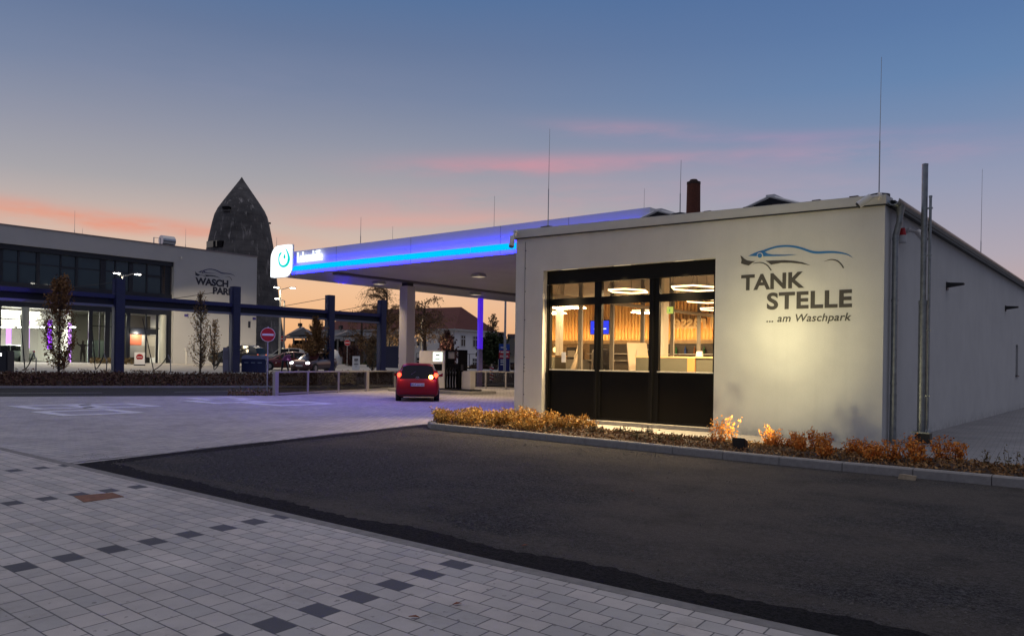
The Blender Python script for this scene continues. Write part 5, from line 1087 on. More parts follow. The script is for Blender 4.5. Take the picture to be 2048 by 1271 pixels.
# standing with arms raised behind the hall glass
J = [(0,0,.92),(-.1,0,.9),(-.12,0,.48),(-.12,0,.06),(-.12,-.12,.03),(.1,0,.9),(.12,0,.48),(.13,0,.06),(.13,-.12,.03),(0,0,1.15),(0,0,1.38),(0,0,1.48),(0,0,1.62),(-.19,0,1.38),(-.32,-.05,1.42),(-.42,-.05,1.66),(.19,0,1.38),(.33,-.05,1.34),(.44,-.08,1.5)]
Rd = [.15,.11,.08,.05,.04,.11,.08,.05,.04,.15,.16,.06,.10,.07,.05,.035,.07,.05,.035]
p = at(165, 722, 64.5)
pr = person((p.x, p.y, 1.08), head(165, 0), J, Rd, Ed, 'dark silhouette of a person with raised arms outside the bright hall glass', [mat('silhouette_black', (.006,.005,.006), .9), trou, skin])  # whole body near black: the silhouette's shade is put into its colour
b = MB(); b.lathe([(.02,.13),(.10,.09),(.115,.0),(.09,-.06)], 12, (0,.01,1.65)); b.build('hair', hairm, pr)
# driver of the red car is only a seat back shape; nothing more shows

# ================================================================ trees
brown_l = leafmat('brown_leaves', (.16,.08,.03), (.30,.16,.06), 2.5); brown_d = leafmat('dry_leaves', (.14,.085,.045), (.26,.17,.08), 3)
green_d = leafmat('dark_green_leaves', (.02,.03,.012), (.05,.06,.02), 3); plum = leafmat('plum_leaves', (.035,.014,.016), (.08,.03,.03), 3)
def column_tree(px, py, D, z0, top_py, wd, label, seed, m, dens, low=.06, leaf=.09, pw_=.8, group='narrow column trees on the planted bank'):
    p = at(px, py, D); H = at(px, top_py, D).z - z0; root = empty('column_tree', (p.x, p.y, z0), label, 'tree', group); rr_ = random.Random(seed)
    t = MB(); t.tube([(0,0,-.1),(.02,.01,H*.3),(-.02,.02,H*.65),(.01,0,H)], [.07,.05,.03,.008], 8); lf = MB(); br = MB()
    for k in range(int((40 + H*6)*1.9)):
        tt = rr_.uniform(low, .93); z = H*tt; a = rr_.uniform(0, 6.283)
        env = wd * (min(1, tt/.18) ** .6) * (1 - max(0, (tt-.35)/.65)) ** pw_ * rr_.uniform(.55, 1.1)
        up = rr_.uniform(.5, 1.3) * env + .25; s = Vector((0,0,z)); e = s + Vector((math.cos(a)*env, math.sin(a)*env, up)); md = s.lerp(e, .5) + Vector((math.cos(a)*env*.15, math.sin(a)*env*.15, -up*.12))
        if e.z > H: continue
        br.tube([tuple(s), tuple(md), tuple(e)], [.014,.009,.004], 4, False)
        for q in range(int(dens * rr_.uniform(.3, 1.5))):
            f = rr_.uniform(.25, 1.1); c = s.lerp(md, f*2) if f < .5 else md.lerp(e, f*2-1); leaf_quads(lf, c + Vector((rr_.gauss(0,.07), rr_.gauss(0,.07), rr_.gauss(0,.09))), leaf, rr_)
    t.build('trunk', bark, root); br.build('branches', bark, root); lf.build('crown', m, root); return root
column_tree(117, 754, 43.2, .42, 550, .90, 'dense narrow brown leaved tree in front of the purple lit hall', 1, brown_l, 44, leaf=.07, pw_=.55)
column_tree(400, 748, 49.5, .55, 583, .80, 'nearly bare narrow tree in front of the white lettering wall', 2, brown_d, 10, leaf=.07)
column_tree(631, 744, 58.5, .6, 634, .95, 'dense brown narrow tree beside the third blue post', 3, brown_l, 60, leaf=.08, pw_=.9)
column_tree(428, 740, 64, .9, 640, .5, 'thin staked sapling behind the bare narrow tree', 4, brown_d, 6, leaf=.08)
column_tree(744, 741, 66, .55, 670, .8, 'small brown tree in front of the dark green hoarding', 12, brown_d, 12, leaf=.10)
column_tree(893, 735, 100, 0, 662, 1.5, 'dark plum conical tree in front of the pale house', 5, plum, 26, leaf=.2, pw_=1.0, group='trees around the pale house')
column_tree(985, 745, 80, 0, 626, 1.0, 'half bare tree with upright tips right of the blue lit column', 6, brown_d, 6, leaf=.12, group='trees around the pale house', low=.25)
column_tree(984, 745, 79, 0, 668, 1.7, 'dark green bushy tree under the half bare one', 7, green_d, 50, leaf=.2, group='trees around the pale house', low=.25)
column_tree(702, 738, 82, .5, 690, 1.2, 'reddish shrub-like tree behind the narrow sandwich board', 8, plum, 26, leaf=.12, group='low trees before the grey shed')
column_tree(592, 735, 90, .8, 690, 1.2, 'small ochre tree before the grey shed, left one', 9, brown_l, 26, leaf=.15, group='low trees before the grey shed')
column_tree(612, 735, 94, .8, 688, 1.2, 'small ochre tree before the grey shed, right one', 10, brown_l, 26, leaf=.15, group='low trees before the grey shed')
birch_l = leafmat('birch_leaves', (.16,.09,.04), (.26,.15,.07), 2)
def birch(px, py, D, top_py, spread, label, seed, nlimb=26, ntw=15, z0=0, m=birch_l, group=None, leaf=.10, dr=3.0):
    p = at(px, py, D); H = at(px, top_py, D).z - z0; root = empty('birch_tree', (p.x, p.y, z0), label, 'tree', group); rr_ = random.Random(seed)
    t = MB(); t.tube([(0,0,-.2),(.1,0,H*.3),(-.1,.1,H*.6),(0,0,H*.92)], [.32,.24,.14,.03], 10); tw = MB(); lf = MB()
    for k in range(nlimb):
        tt = rr_.uniform(.25, .9); a = rr_.uniform(0, 6.283); s = Vector((0,0,H*tt)); ln = spread * (1.15 - tt) * rr_.uniform(.6, 1.15) + 1.0
        pts = [s]; d = Vector((math.cos(a), math.sin(a), .95)).normalized(); c = s
        for q in range(6):
            c = c + d * ln / 6; d = (d + Vector((rr_.gauss(0,.13), rr_.gauss(0,.13), -.20))).normalized()
            if c.z > H: c.z = H - rr_.random()*.3
            pts.append(c)
        tw.tube(pts, [.07,.055,.04,.03,.022,.016,.01], 5, False)
        for q in range(ntw):
            i = rr_.randint(1, 5); c = pts[i].lerp(pts[i+1], rr_.random()); L = dr * rr_.uniform(.3, 1.1); pp = [c]; o_ = Vector((rr_.gauss(0,.45), rr_.gauss(0,.45), rr_.uniform(-.1,.5)))
            for w_ in range(4): c = c + (o_ + Vector((rr_.gauss(0,.1), rr_.gauss(0,.1), -1.0*w_*.4))) * L / 4; pp.append(c)
            tw.tube(pp, [.018,.015,.012,.009,.006], 3, False)
            for w_ in range(9): j = rr_.randint(0, 3); leaf_quads(lf, pp[j].lerp(pp[j+1], rr_.random()) + Vector((rr_.gauss(0,.12), rr_.gauss(0,.12), rr_.gauss(0,.1))), leaf, rr_)
    t.build('trunk', bark, root); tw.build('branches', bark, root); lf.build('crown', m, root)
birch(772, 735, 96, 562, 5.6, 'big half bare weeping birch behind the canopy column', 31, 34, 20)
birch(722, 735, 100, 606, 3.2, 'smaller half bare birch against the orange sky left of the last blue post', 32, 22, 12, dr=2)
birch(848, 735, 92, 590, 3.6, 'weeping birch branch crown hanging beside the right face of the column', 33, 22, 16, leaf=.12)

# ================================================================ cone tower
tw_p = at(478, 725, 107); TD = 107
def tr(py): return at(478, py, TD).z
sc_ = TD / F
prof = [(96*sc_, -1), (90*sc_, tr(700)), (81*sc_, tr(640)), (76*sc_, tr(600)), (71*sc_, tr(560)), (67*sc_, tr(520)), (64.5*sc_, tr(500)), (60*sc_, tr(475)), (55*sc_, tr(450)), (50.5*sc_, tr(432)), (45*sc_, tr(420)), (34.5*sc_, tr(404)), (23.5*sc_, tr(388)), (13*sc_, tr(373)), (5*sc_, tr(361.5)), (.4*sc_, tr(354))]
tm, t, bb, vec = newmat('old_concrete')
mpn = t.nodes.new('ShaderNodeMapping'); mpn.inputs['Scale'].default_value = (1.2,1.2,.16); t.links.new(vec, mpn.inputs[0])
st1 = noise_node(t, mpn.outputs[0], 1.6, 6, .7); bl = noise_node(t, vec, .35, 6, .7); mp2 = t.nodes.new('ShaderNodeMapping'); mp2.inputs['Scale'].default_value = (.25,.25,3.2); t.links.new(vec, mp2.inputs[0]); bd_ = noise_node(t, mp2.outputs[0], 1.0, 4, .6)
c = tmix(t, tmap(t, bl, .35, .65), (.055,.052,.053), (.135,.127,.125)); c = tmix(t, tmap(t, bd_, .45, .6, 0, .3), c, (.03,.028,.03)); c = tmix(t, tmap(t, st1, .57, .70, 0, .85), c, (.42,.39,.37))
t.links.new(c, bb.inputs['Base Color']); bb.inputs['Roughness'].default_value = .95
bp = t.nodes.new('ShaderNodeBump'); bp.inputs['Strength'].default_value = .6; bp.inputs['Distance'].default_value = .15; t.links.new(noise_node(t, vec, 1.5, 6), bp.inputs['Height']); t.links.new(bp.outputs[0], bb.inputs['Normal'])
tow = empty('cone_tower', (tw_p.x, tw_p.y, 0), 'tall dark weathered concrete air raid tower shaped like a pointed cone', 'tower')
b = MB(); b.lathe(prof, 48); b.build('shell', tm, tow)
ad = math.atan2(-tw_p.y, -tw_p.x)
def on_tower(px, py, rad): # direction towards the camera, offset sideways
    off_ = (px - 478) * sc_; a = ad + math.asin(max(-1, min(1, off_ / rad))); return a
a = on_tower(452, 424, 50*sc_); b = MB(); rr0 = 49*sc_; ca, sa = math.cos(a), math.sin(a)
def tbox(b, a, r0, r1, hw, z0, z1):
    ca, sa = math.cos(a), math.sin(a); f = lambda r, s, z: (ca*r - sa*s, sa*r + ca*s, z); b.hexa([f(r0,-hw,z0), f(r1,-hw,z0), f(r1,hw,z0), f(r0,hw,z0), f(r0,-hw,z1), f(r1,-hw,z1), f(r1,hw,z1), f(r0,hw,z1)])
tbox(b, a, rr0-1, rr0+.5, .45, tr(428), tr(423)); b.build('slot_opening', black_panel, tow)
b = MB(); tbox(b, a, rr0-1, rr0+.35, .5, tr(432), tr(428.5)); b.build('slot_ledge', tm, tow)
a = on_tower(426, 495, 64*sc_); b = MB(); tbox(b, a, 60*sc_, 66*sc_, 1.1, tr(502), tr(490)); b.build('hatch_frame', mat('hatch_pale', (.45,.4,.3), .8), tow)
b = MB(); tbox(b, a+.27, 61*sc_, 67.3*sc_, .7, tr(503), tr(491)); b.build('hatch_door', black_panel, tow)
b = MB(); tbox(b, ad+1.55, 52*sc_, 57*sc_, .15, tr(444), tr(441)); b.build('bracket', dark_plastic, tow)

# ================================================================ wash hall
HX, HY0, HY1, HZ0, HZ1 = -68.05, 2.0, 44.5, 1.05, 11.38
hall = empty('wash_hall', (HX, 30, HZ0), 'long white wash hall with dark two storey glazing and a car emblem on its wall', 'building')
def hb(b, name, m, parent=None, **k): return b.build(name, m, parent or hall, off=(HX, 30, HZ0), **k)
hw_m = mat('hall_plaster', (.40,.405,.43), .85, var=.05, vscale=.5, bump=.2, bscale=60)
GYE = 36.15
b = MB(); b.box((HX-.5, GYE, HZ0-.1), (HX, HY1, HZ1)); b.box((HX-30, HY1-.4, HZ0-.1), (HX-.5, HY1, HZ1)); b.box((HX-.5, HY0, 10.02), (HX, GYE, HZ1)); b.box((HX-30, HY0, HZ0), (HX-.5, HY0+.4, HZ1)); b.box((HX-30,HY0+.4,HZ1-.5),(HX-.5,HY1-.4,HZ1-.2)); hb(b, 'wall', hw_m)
b = MB(); b.box((HX-.6, HY0-.05, HZ1), (HX+.05, HY1+.05, HZ1+.1)); hb(b, 'roof_edge', mat('edge_dark', (.2,.17,.18), .6))
frm = mat('hall_frame', (.010,.012,.02), .4); GX_ = HX - .45
dgl = mat('dusk_glass', (.02,.04,.05), .04, spec=.9)
b = MB()
def vb(y, w_, z0, z1, d=.08): b.box((GX_-.05, y-w_/2, z0), (GX_+d, y+w_/2, z1))
b.box((GX_-.05, HY0+.4, 9.62), (GX_+.3, GYE, 10.02)); b.box((GX_-.05, HY0+.4, 5.28), (GX_+.12, GYE, 7.16))
for y, w_ in [(22.6,.35),(25.22,.26),(28.1,.2),(30.18,.45),(32.5,.36),(35.75,.5),(19.5,.3),(16,.3),(12,.3),(8,.3)]: vb(y, w_, 7.16, 9.62)
for y, w_ in [(23.85,.14),(26.9,.12),(31.2,.12),(33.9,.14),(35.2,.1),(21,.12),(14,.12)]: vb(y, w_, 7.16, 9.62, .06)
b.box((GX_-.04, 23.9, 8.6), (GX_+.07, 25.1, 8.75)); b.box((GX_-.04, 26.95, 8.6), (GX_+.07, 28.0, 8.75)); b.box((GX_-.04, 33.95, 8.55), (GX_+.07, 35.15, 8.7))
b.box((GX_-.03, HY0+.4, 8.68), (GX_+.05, GYE-.3, 8.74))
for y, w_ in [(22.55,.3),(30.6,.4),(29.25,.3),(32.35,.3),(35.95,.4),(18.6,.3),(14,.3),(31.35,.5)]: vb(y, w_, HZ0, 5.28, .1)
for y, w_ in [(26.9,.1),(30.0,.08),(33.9,.1),(34.9,.2),(20.6,.1)]: vb(y, w_, HZ0, 5.28, .05)
b.box((GX_-.03, 29.3, 4.05), (GX_+.05, GYE, 4.12)); b.box((GX_-.03, HY0+.4, 4.3), (GX_+.05, 23.9, 4.36))
b.box((GX_-.03, 32.4, 3.55), (GX_+.1, 34.9, 4.02))
hb(b, 'window_frame', frm)
ys_ = [19.65,22.42,23.78,25.09,26.84,28.0,29.95,31.14,32.32,33.83,35.15,35.5]
for y0, y1 in [(HY0+.4,19.35),(19.65,22.42),(22.78,23.78),(23.92,25.09),(25.35,26.84),(26.96,28.0),(28.2,29.95),(30.41,31.14),(31.26,32.32),(32.68,33.83),(33.97,35.15)]:
    b = MB(); b.box((GX_-.02, y0, 7.16), (GX_, y1, 9.62)); hb(b, 'upper_window', dgl)
hglass = glassmat('hall_glass', (.9,.92,.9), ior=1.2)
for y0, y1 in [(HY0+.4,18.45),(18.75,22.4),(22.7,26.84),(26.96,29.1),(29.4,30.4),(30.8,31.1),(31.6,32.2)]:
    b = MB(); b.box((GX_-.02, y0, HZ0), (GX_, y1, 5.28)); hb(b, 'shop_window', hglass)
# round columns before the glass
ccol = mat('hall_column', (.3,.32,.30), .5)
for y_ in (24.2, 35.15, 31.35): b = MB(); b.cyl((GX_+.55 if y_ != 31.35 else GX_-.9, y_, HZ0), (GX_+.55 if y_ != 31.35 else GX_-.9, y_, 5.28), .27, 18); hb(b, 'column', ccol)
# hall interior
iw = mat('hall_inside', (.68,.68,.62), .8); b = MB(); b.box((HX-12, HY0+.4, HZ0), (HX-11.8, 36, 5.6)); b.box((HX-12, 29.5, HZ0), (HX-5, 29.6, 5.3)); b.box((HX-12, 36, HZ0), (HX-.6, 36.2, 5.6)); b.box((HX-12, HY0+.4, 5.5), (HX-.6, 36, 5.6)); hb(b, 'inner_wall', iw)
b = MB(); b.box((HX-12, HY0+.4, HZ0-.02), (HX-.3, 36, HZ0+.01)); hb(b, 'hall_floor', mat('hall_floor', (.4,.4,.37), .5))
b = MB(); b.box((HX-6.2, 23.9, 3.95), (HX-6.0, 29.0, 5.28)); hb(b, 'fascia_board', mat('board_grey', (.10,.10,.095), .7))
b = MB(); b.box((GX_-.2, 32.4, 2.55), (GX_-.15, 34.8, 3.5)); hb(b, 'gate_upper', mat('gate_pale', (.45,.45,.42), .6)); b = MB(); b.box((GX_-.2, 32.4, 1.55), (GX_-.15, 34.8, 2.55)); hb(b, 'gate_lower', mat('gate_grey', (.32,.32,.30), .6))
b = MB(); b.box((GX_-.14, 32.55, 2.6), (GX_-.12, 33.6, 3.5)); hb(b, 'orange_panel', mat('orange_panel', (.6,.16,.08), .6))
b = MB(); b.box((GX_-1.5, 32.4, HZ0), (GX_-1.4, 35, 5.2)); hb(b, 'gate_backing', mat('gate_back', (.12,.11,.1), .8))
vio = emis('violet_lamp', (.38,.05,1), 3.2); vio2 = emis('violet_lamp_pale', (.70,.30,1), 2.2)
hl_i = emis('hall_lamp', (1,.97,.9), 14)
for i, (px, y0p, y1p, w_, m_) in enumerate([(17, 640, 692, 9, vio2), (53, 640, 696, 10, vio2), (99, 640, 697, 8, vio), (138.5, 645, 726, 6, vio2)]):
    D = 66.5; p = at(px, y1p, D); q = at(px, y0p, D); b = MB(); hw2 = w_ / 2 / F * D; b.cyl((0,0,0),(0,0,q.z-p.z),hw2,14); o = b.build('violet_tube_lamp', m_); o.location = p; tag(o, ['violet light tube nearest the left edge inside the hall','pale violet light tube left of the bright column tree','deep violet light tube seen through the column tree','violet light strip beside the dark door frame of the hall'][i], 'lamp', 'violet light tubes inside the wash hall')
for i, px in enumerate((8, 22, 42, 56, 72, 88, 104, 146)):
    p = at(px, 613.5, 66); b = MB(); b.lathe([(.02,-.07),(.22,-.04),(.25,.0),(.2,.05),(.02,.08)], 12); o = b.build('ceiling_lamp', hl_i); o.location = (p.x, p.y, at(px, 654, 66).z); tag(o, 'bright white lamp in the row inside the lit wash hall', 'lamp', 'row of bright lamps inside the wash hall')
for y_ in (14, 20, 26): lamp('hall_light', 'AREA', (HX-5, y_, 5.3), (0,0,-1), 1900, (1,.95,.82), 3)
lamp('hall_light', 'AREA', (HX-2.8, 30.8, 5.2), (0,0,-1), 260, (1,.93,.72), 1.2); lamp('hall_violet', 'AREA', (HX-3.5, 25.5, 3), (1,0,0), 15, (.5,.15,1), 1.5)
gl_ = MB(); gl_.box((-.1,-.32,-.05),(.1,.32,.05)); o = gl_.build('gate_lamp', emis('gate_lamp', (1,.93,.8), 16)); p = at(272, 663, 69); o.location = p; tag(o, 'bright white lamp above the wash hall gate', 'lamp'); lamp('gate_light', 'POINT', tuple(Vector(p) + Vector((.6,0,-.2))), (0,0,-1), 90, (1,.92,.75), .2)
fx = MB(); fx.box((HX-3.2,30.2,HZ0),(HX-2.2,31.6,HZ0+1.9)); hb(fx, 'inner_cabinet', mat('cab_green', (.25,.32,.28), .6))
# lettering and emblem
def hm(x, y): return atx(370 + x / 12.71, 510 + y / 12.71, HX)
navy = mat('hall_lettering', (.010,.012,.03), .6)
def hall_text(s, a, c, hgt, bold):
    p0, p1 = hm(*a), hm(*c); o = text_mesh('lettering', s, 1, frame_m((HX+.012, p0.y, p0.z), (0,1,0), (0,0,1)), navy, bold=bold, extrude=.01, width=p1.y-p0.y, height=hgt, spacing=.98); o.parent = hall; o.matrix_parent_inverse = Matrix.Translation((-HX,-30,-HZ0))
hall_text('WASCH', (262, 745), (1098, 800), .66, .04); hall_text('PARK', (705, 985), (1262, 1020), .66, .04)
def hem(x, y):
    # the same emblem, laid on this wall plane
    u = (x - 248) / (1605 - 248); v = (y - 120) / (430 - 120); yy = 38.12 + u * (42.15 - 38.12); zz_ = 9.78 - v * .98 - 0 * u; return Vector((HX, yy, zz_))
car_emblem(hem, hall, (.004, 0, 0), mat('emblem_navy', (.015,.02,.10), .6), navy)
for px, py in ((372.5, 630.5),(508.5, 637)): p = atx(px, py, HX); b = MB(); b.box((HX-.01, p.y-.18, p.z-.11), (HX+.03, p.y+.18, p.z+.11)); hb(b, 'number_sign', mat('sign_violet', (.04,.03,.2), .5))
p = atx(496, 655, HX); o = text_mesh('lettering', '1', 1, frame_m((HX+.012, p.y, p.z), (0,1,0), (0,0,1)), navy, bold=.03, extrude=.01, width=.25, height=.62); o.parent = hall; o.matrix_parent_inverse = Matrix.Translation((-HX,-30,-HZ0))
# roof ventilator, rods
p = at(354, 489, 72); g = empty('roof_ventilator', (HX-2.5, p.y, HZ1+.05), 'shiny cylindrical ventilator cowl on the wash hall roof', 'ventilator'); b = MB(); b.box((-.45,-.45,-.4),(.45,.45,.35)); b.build('socket', zinc, g)
b = MB(); b.cyl((0,-.65,.75),(0,.55,.75),.45,18); b.build('cowl', mat('cowl', (.5,.5,.52), .25, .9), g); b = MB(); b.tube([(.4,-1.5,-.3),(.4,-1.5,.85),(.4,-.9,.85),(.4,-.9,-.3)], .05, 5); b.build('railing', steel, g)
for i, (px, py, tp, D) in enumerate([(149,467,421,70),(165,468,456,76),(371,493,457,74)]): q = at(px, py, D); rod(q.x, q.y, q.z-.8, at(px, tp, D).z, ['thin rod on the left part of the wash hall roof','very short rod beside the thin rod on the wash hall roof','thin rod right of the roof ventilator'][i], base=False, r0=.025)
b = MB(); b.lathe([(.09,-.1),(.1,.1)], 10); o = b.build('wall_sensor', white_plastic); q = atx(361, 515, HX); o.location = (HX+.08, q.y, q.z); tag(o, 'tiny white sensor high on the wash hall wall', 'sensor')

# ================================================================ street lamps
def street_lamp(px, py, D, z0, heads, label, on=26, e=500, sp=(.95,0,0)):
    p = at(px, py, D); root = empty('street_lamp', (p.x, p.y, z0), label, 'street lamp', 'lit street lamps on the wash park', rz=head(px, 0)); H = p.z - z0
    b = MB(); b.tube([(0,0,-.1),(0,0,H)], [.11,.07], 10); b.build('pole', mat('lamp_pole', (.38,.38,.36), .5, .3), root)
    for hx in heads:
        s_ = 1 if hx > 0 else -1; b = MB(); b.tube([(0,0,H),(s_*.3,0,H+.08),(hx-s_*.35,0,H+.22)], .035, 6); b.build('arm', mat('lamp_pole', (.38,.38,.36)), root)
        b = MB(); b.hexa([(hx-.3,-.13,H+.2),(hx+.3,-.13,H+.2),(hx+.3,.13,H+.2),(hx-.3,.13,H+.2),(hx-.26,-.1,H+.28),(hx+.26,-.1,H+.28),(hx+.26,.1,H+.28),(hx-.26,.1,H+.28)]); hd_ = b.build('lamp_head', mat('lamp_head', (.3,.3,.3), .5), root)
        b = MB(); b.box((hx-.2,-.1,H+.16),(hx+.2,.1,H+.198)); b.build('light_panel', emis('street_white', (1,.95,.82), on*1.5), hd_)
        lamp('lamp_light', 'SPOT', (hx, 0, H+.1), (0,0,-1), e, (1,.80,.52), .2, spot=150, blend=.6, parent=root)
street_lamp(246, 552, 60, .85, (-.42, 1.0), 'lit twin headed street lamp before the upper windows of the wash hall', e=800)
lamp('lamp_wall_light', 'SPOT', tuple(at(272, 553, 60)), Vector((HX, 40.6, 1.4)) - Vector(at(272, 553, 60)), 5200, (1,.80,.50), .2, spot=56, blend=.6)
street_lamp(561, 579, 72, .75, (-.35, 1.05), 'lit twin headed street lamp beside the foot of the cone tower', e=800)
street_lamp(569, 601, 88, 1.0, (-.8,), 'farther lit single headed street lamp right of the twin lamp', e=600)
street_lamp(843, 641, 95, .2, (.2,), 'distant low street lamp right of the canopy column', e=7000, on=8)

# ================================================================ background buildings and hills
def local(px, py, D): p = at(px, py, D); return Vector((p.x, p.y, 0))
A1 = R(8); dr = Vector((math.cos(R(90)-0), 0, 0))
dirR = Vector((-math.sin(YAW - math.atan((1990-CX)/F)), math.cos(YAW - math.atan((1990-CX)/F)), 0)); dirL = Vector((-dirR.y, dirR.x, 0))
O = local(907, 700, 118)
hs = empty('pale_house', (O.x, O.y, 0), 'pale two storey house with a big hipped red brown roof', 'house', rz=math.atan2(dirR.y, dirR.x))
LR, LL, EZ = 10.5, 27.0, at(907, 657, 118).z
plm = mat('house_plaster', (.75,.72,.7), .9, var=.06, vscale=.6)
b = MB(); b.box((0, 0, -.5), (LR, LL, EZ)); b.build('wall', plm, hs)
b = MB(); e = .6; rz_ = EZ + 3.6; inset = LR/2; b.add([(-e,-e,EZ),(LR+e,-e,EZ),(LR+e,LL+e,EZ),(-e,LL+e,EZ),(LR/2, inset*.45, rz_),(LR/2, LL-inset*.9, rz_)], [(0,1,4),(1,2,5,4),(2,3,5),(3,0,4,5),(3,2,1,0)]); b.build('roof', mat('roof_tiles', (.15,.045,.035), .85, var=.3, vscale=6, bump=.5, bscale=25), hs)
b = MB(); b.box((-e+.02,-e+.02,EZ-.22),(LR+e-.02,LL+e-.02,EZ-.01)); b.build('eaves', mat('eaves_white', (.5,.48,.45), .7), hs)
wf_m = mat('white_frame', (.6,.6,.58), .6); wdk = mat('window_dark', (.02,.022,.03), .15)
def hwin(x, y, face, z, hgt=1.55, wd=1.05):
    b = MB(); d = .06
    if face == 0: b.box((x-wd/2, -.05, z), (x+wd/2, .0, z+hgt)); f = b.build('window', wdk, hs); b = MB(); b.box((x-.05,-.09,z),(x+.05,-.055,z+hgt)); b.box((x-wd/2,-.09,z+hgt*.66),(x+wd/2,-.055,z+hgt*.74)); b.box((x-wd/2-.12,-.1,z-.12),(x+wd/2+.12,-.0,z)); b.box((x-wd/2-.12,-.1,z+hgt),(x+wd/2+.12,-.0,z+hgt+.1)); b.box((x-wd/2-.08,-.08,z),(x-wd/2,0,z+hgt)); b.box((x+wd/2,-.08,z),(x+wd/2+.08,0,z+hgt))
    else: b.box((-.05, y-wd/2, z), (.0, y+wd/2, z+hgt)); f = b.build('window', wdk, hs); b = MB(); b.box((-.09,y-.05,z),(-.055,y+.05,z+hgt)); b.box((-.09,y-wd/2,z+hgt*.66),(-.055,y+wd/2,z+hgt*.74)); b.box((-.1,y-wd/2-.12,z-.12),(-.0,y+wd/2+.12,z)); b.box((-.1,y-wd/2-.12,z+hgt),(-.0,y+wd/2+.12,z+hgt+.1)); b.box((-.08,y-wd/2-.08,z),(0,y-wd/2,z+hgt)); b.box((-.08,y+wd/2,z),(0,y+wd/2+.08,z+hgt))
    b.build('frame', wf_m, f)
# which local axis faces where: local +x runs along dirR (to the right and away), local +y along dirL (to the left)
for x in (2.4, 5.6, 9.0, 12.2):
    for z in (EZ - 2.5, EZ - 5.9): hwin(x, 0, 0, z)
for y in (2.0, 6.2, 10.4, 14.6, 18.8, 23):
    for z in (EZ - 2.5, EZ - 5.9): hwin(0, y, 1, z)
b = MB(); b.tube([(-.62,-.62,EZ),(-.1,-.1,EZ-.5),(-.1,-.1,0)], .06, 6); b.build('downpipe', zinc, hs)
b = MB(); b.box((1.6, 8, EZ+1.6),(2.2, 8.7, EZ+2.2)); b.build('roof_hatch', mat('hatch_pale2', (.3,.25,.24), .5), hs)
# low outbuilding to the right of the house
O2 = local(958, 745, 96); lw_ = empty('low_building', (O2.x, O2.y, 0), 'low pale building with a dark roof right of the pale house', 'building', rz=YAW)
z2 = at(958, 712, 96).z; rt2 = at(990, 677, 100).z
b = MB(); b.box((0,0,-.5),(14,7,z2)); b.build('wall', mat('low_wall', (.38,.35,.3), .9, var=.1, vscale=1), lw_)
b = MB(); b.add([(-.5,-.5,z2),(14.5,-.5,z2),(14.5,7.5,z2),(-.5,7.5,z2),(2.4,3.5,rt2),(14.5,3.5,rt2)], [(0,1,5,4),(1,2,5),(2,3,4,5),(3,0,4),(3,2,1,0)]); b.build('roof', mat('low_roof', (.045,.038,.034), .9, var=.3, vscale=4), lw_)
for x in (1.0, 3.6, 9.0): b = MB(); b.box((x,-.04,.4),(x+1.9,0,z2-.7)); f = b.build('window', wdk, lw_); b = MB(); [b.box((x+k*.6,-.08,.4),(x+k*.6+.06,-.045,z2-.7)) for k in range(4)]; b.build('frame', wf_m, f)
# grey market-hall like shed behind the vacuum area
O3 = local(571, 735, 112); d3 = math.atan2(RT.y, RT.x); shd = empty('grey_shed', (O3.x, O3.y, .6), 'long low grey shed with a pale eave and two small gables behind the parked cars', 'shed', rz=d3)
g3 = lambda px: (px - 571) / F * 112; h3 = lambda py: at(600, py, 112).z - .6
grm = mat('shed_grey', (.13,.13,.14), .8, var=.2, vscale=.7)
b = MB(); b.box((g3(575),2.5,-.3),(g3(752),14,h3(679))); b.build('rear_wall', mat('shed_dark', (.03,.03,.034), .9), shd)
b = MB(); b.hexa([(g3(566),-.8,h3(677)),(g3(752),-.8,h3(677)),(g3(752),14,h3(668)),(g3(566),14,h3(668)),(g3(566),-.8,h3(676)),(g3(752),-.8,h3(675)),(g3(752),14,h3(655)),(g3(566),14,h3(655))]); b.build('roof', grm, shd)
b = MB(); b.box((g3(566),-.9,h3(676.5)),(g3(712),-.8,h3(672.5))); b.build('eave_board', mat('eave_pale', (.42,.42,.42), .6), shd)
for px in (588, 612, 642, 676, 700): b = MB(); b.box((g3(px)-.1,-.5,-.4),(g3(px)+.1,-.3,h3(677))); b.build('post', mat('shed_post', (.3,.29,.26), .8), shd)
for (pa, pb, pt, hh) in ((563, 612, 600, 649), (660, 700, 690, 655)):
    b = MB(); b.add([(g3(pa),1,h3(672)),(g3(pb),1,h3(668)),(g3(pt),2,h3(hh+4)),(g3(pa),7,h3(664)),(g3(pb),7,h3(664)),(g3(pa)+1,6,h3(hh))], [(0,1,2),(0,2,5,3),(1,4,5,2),(3,5,4)]); b.build('gable', mat('gable_metal', (.07,.07,.08), .5, .3), shd)
b = MB(); b.add([(g3(712),-.9,h3(677)),(g3(752),6,h3(687)),(g3(752),6,h3(735)),(g3(712),-.9,h3(735))], [(0,1,2,3)]); b.v += [(x, y+.2, z) for x, y, z in b.v[:4]]; b.f += [(7,6,5,4),(0,4,5,1),(1,5,6,2),(2,6,7,3),(3,7,4,0)]; b.build('side_wall', mat('shed_side', (.11,.11,.12), .8), shd)
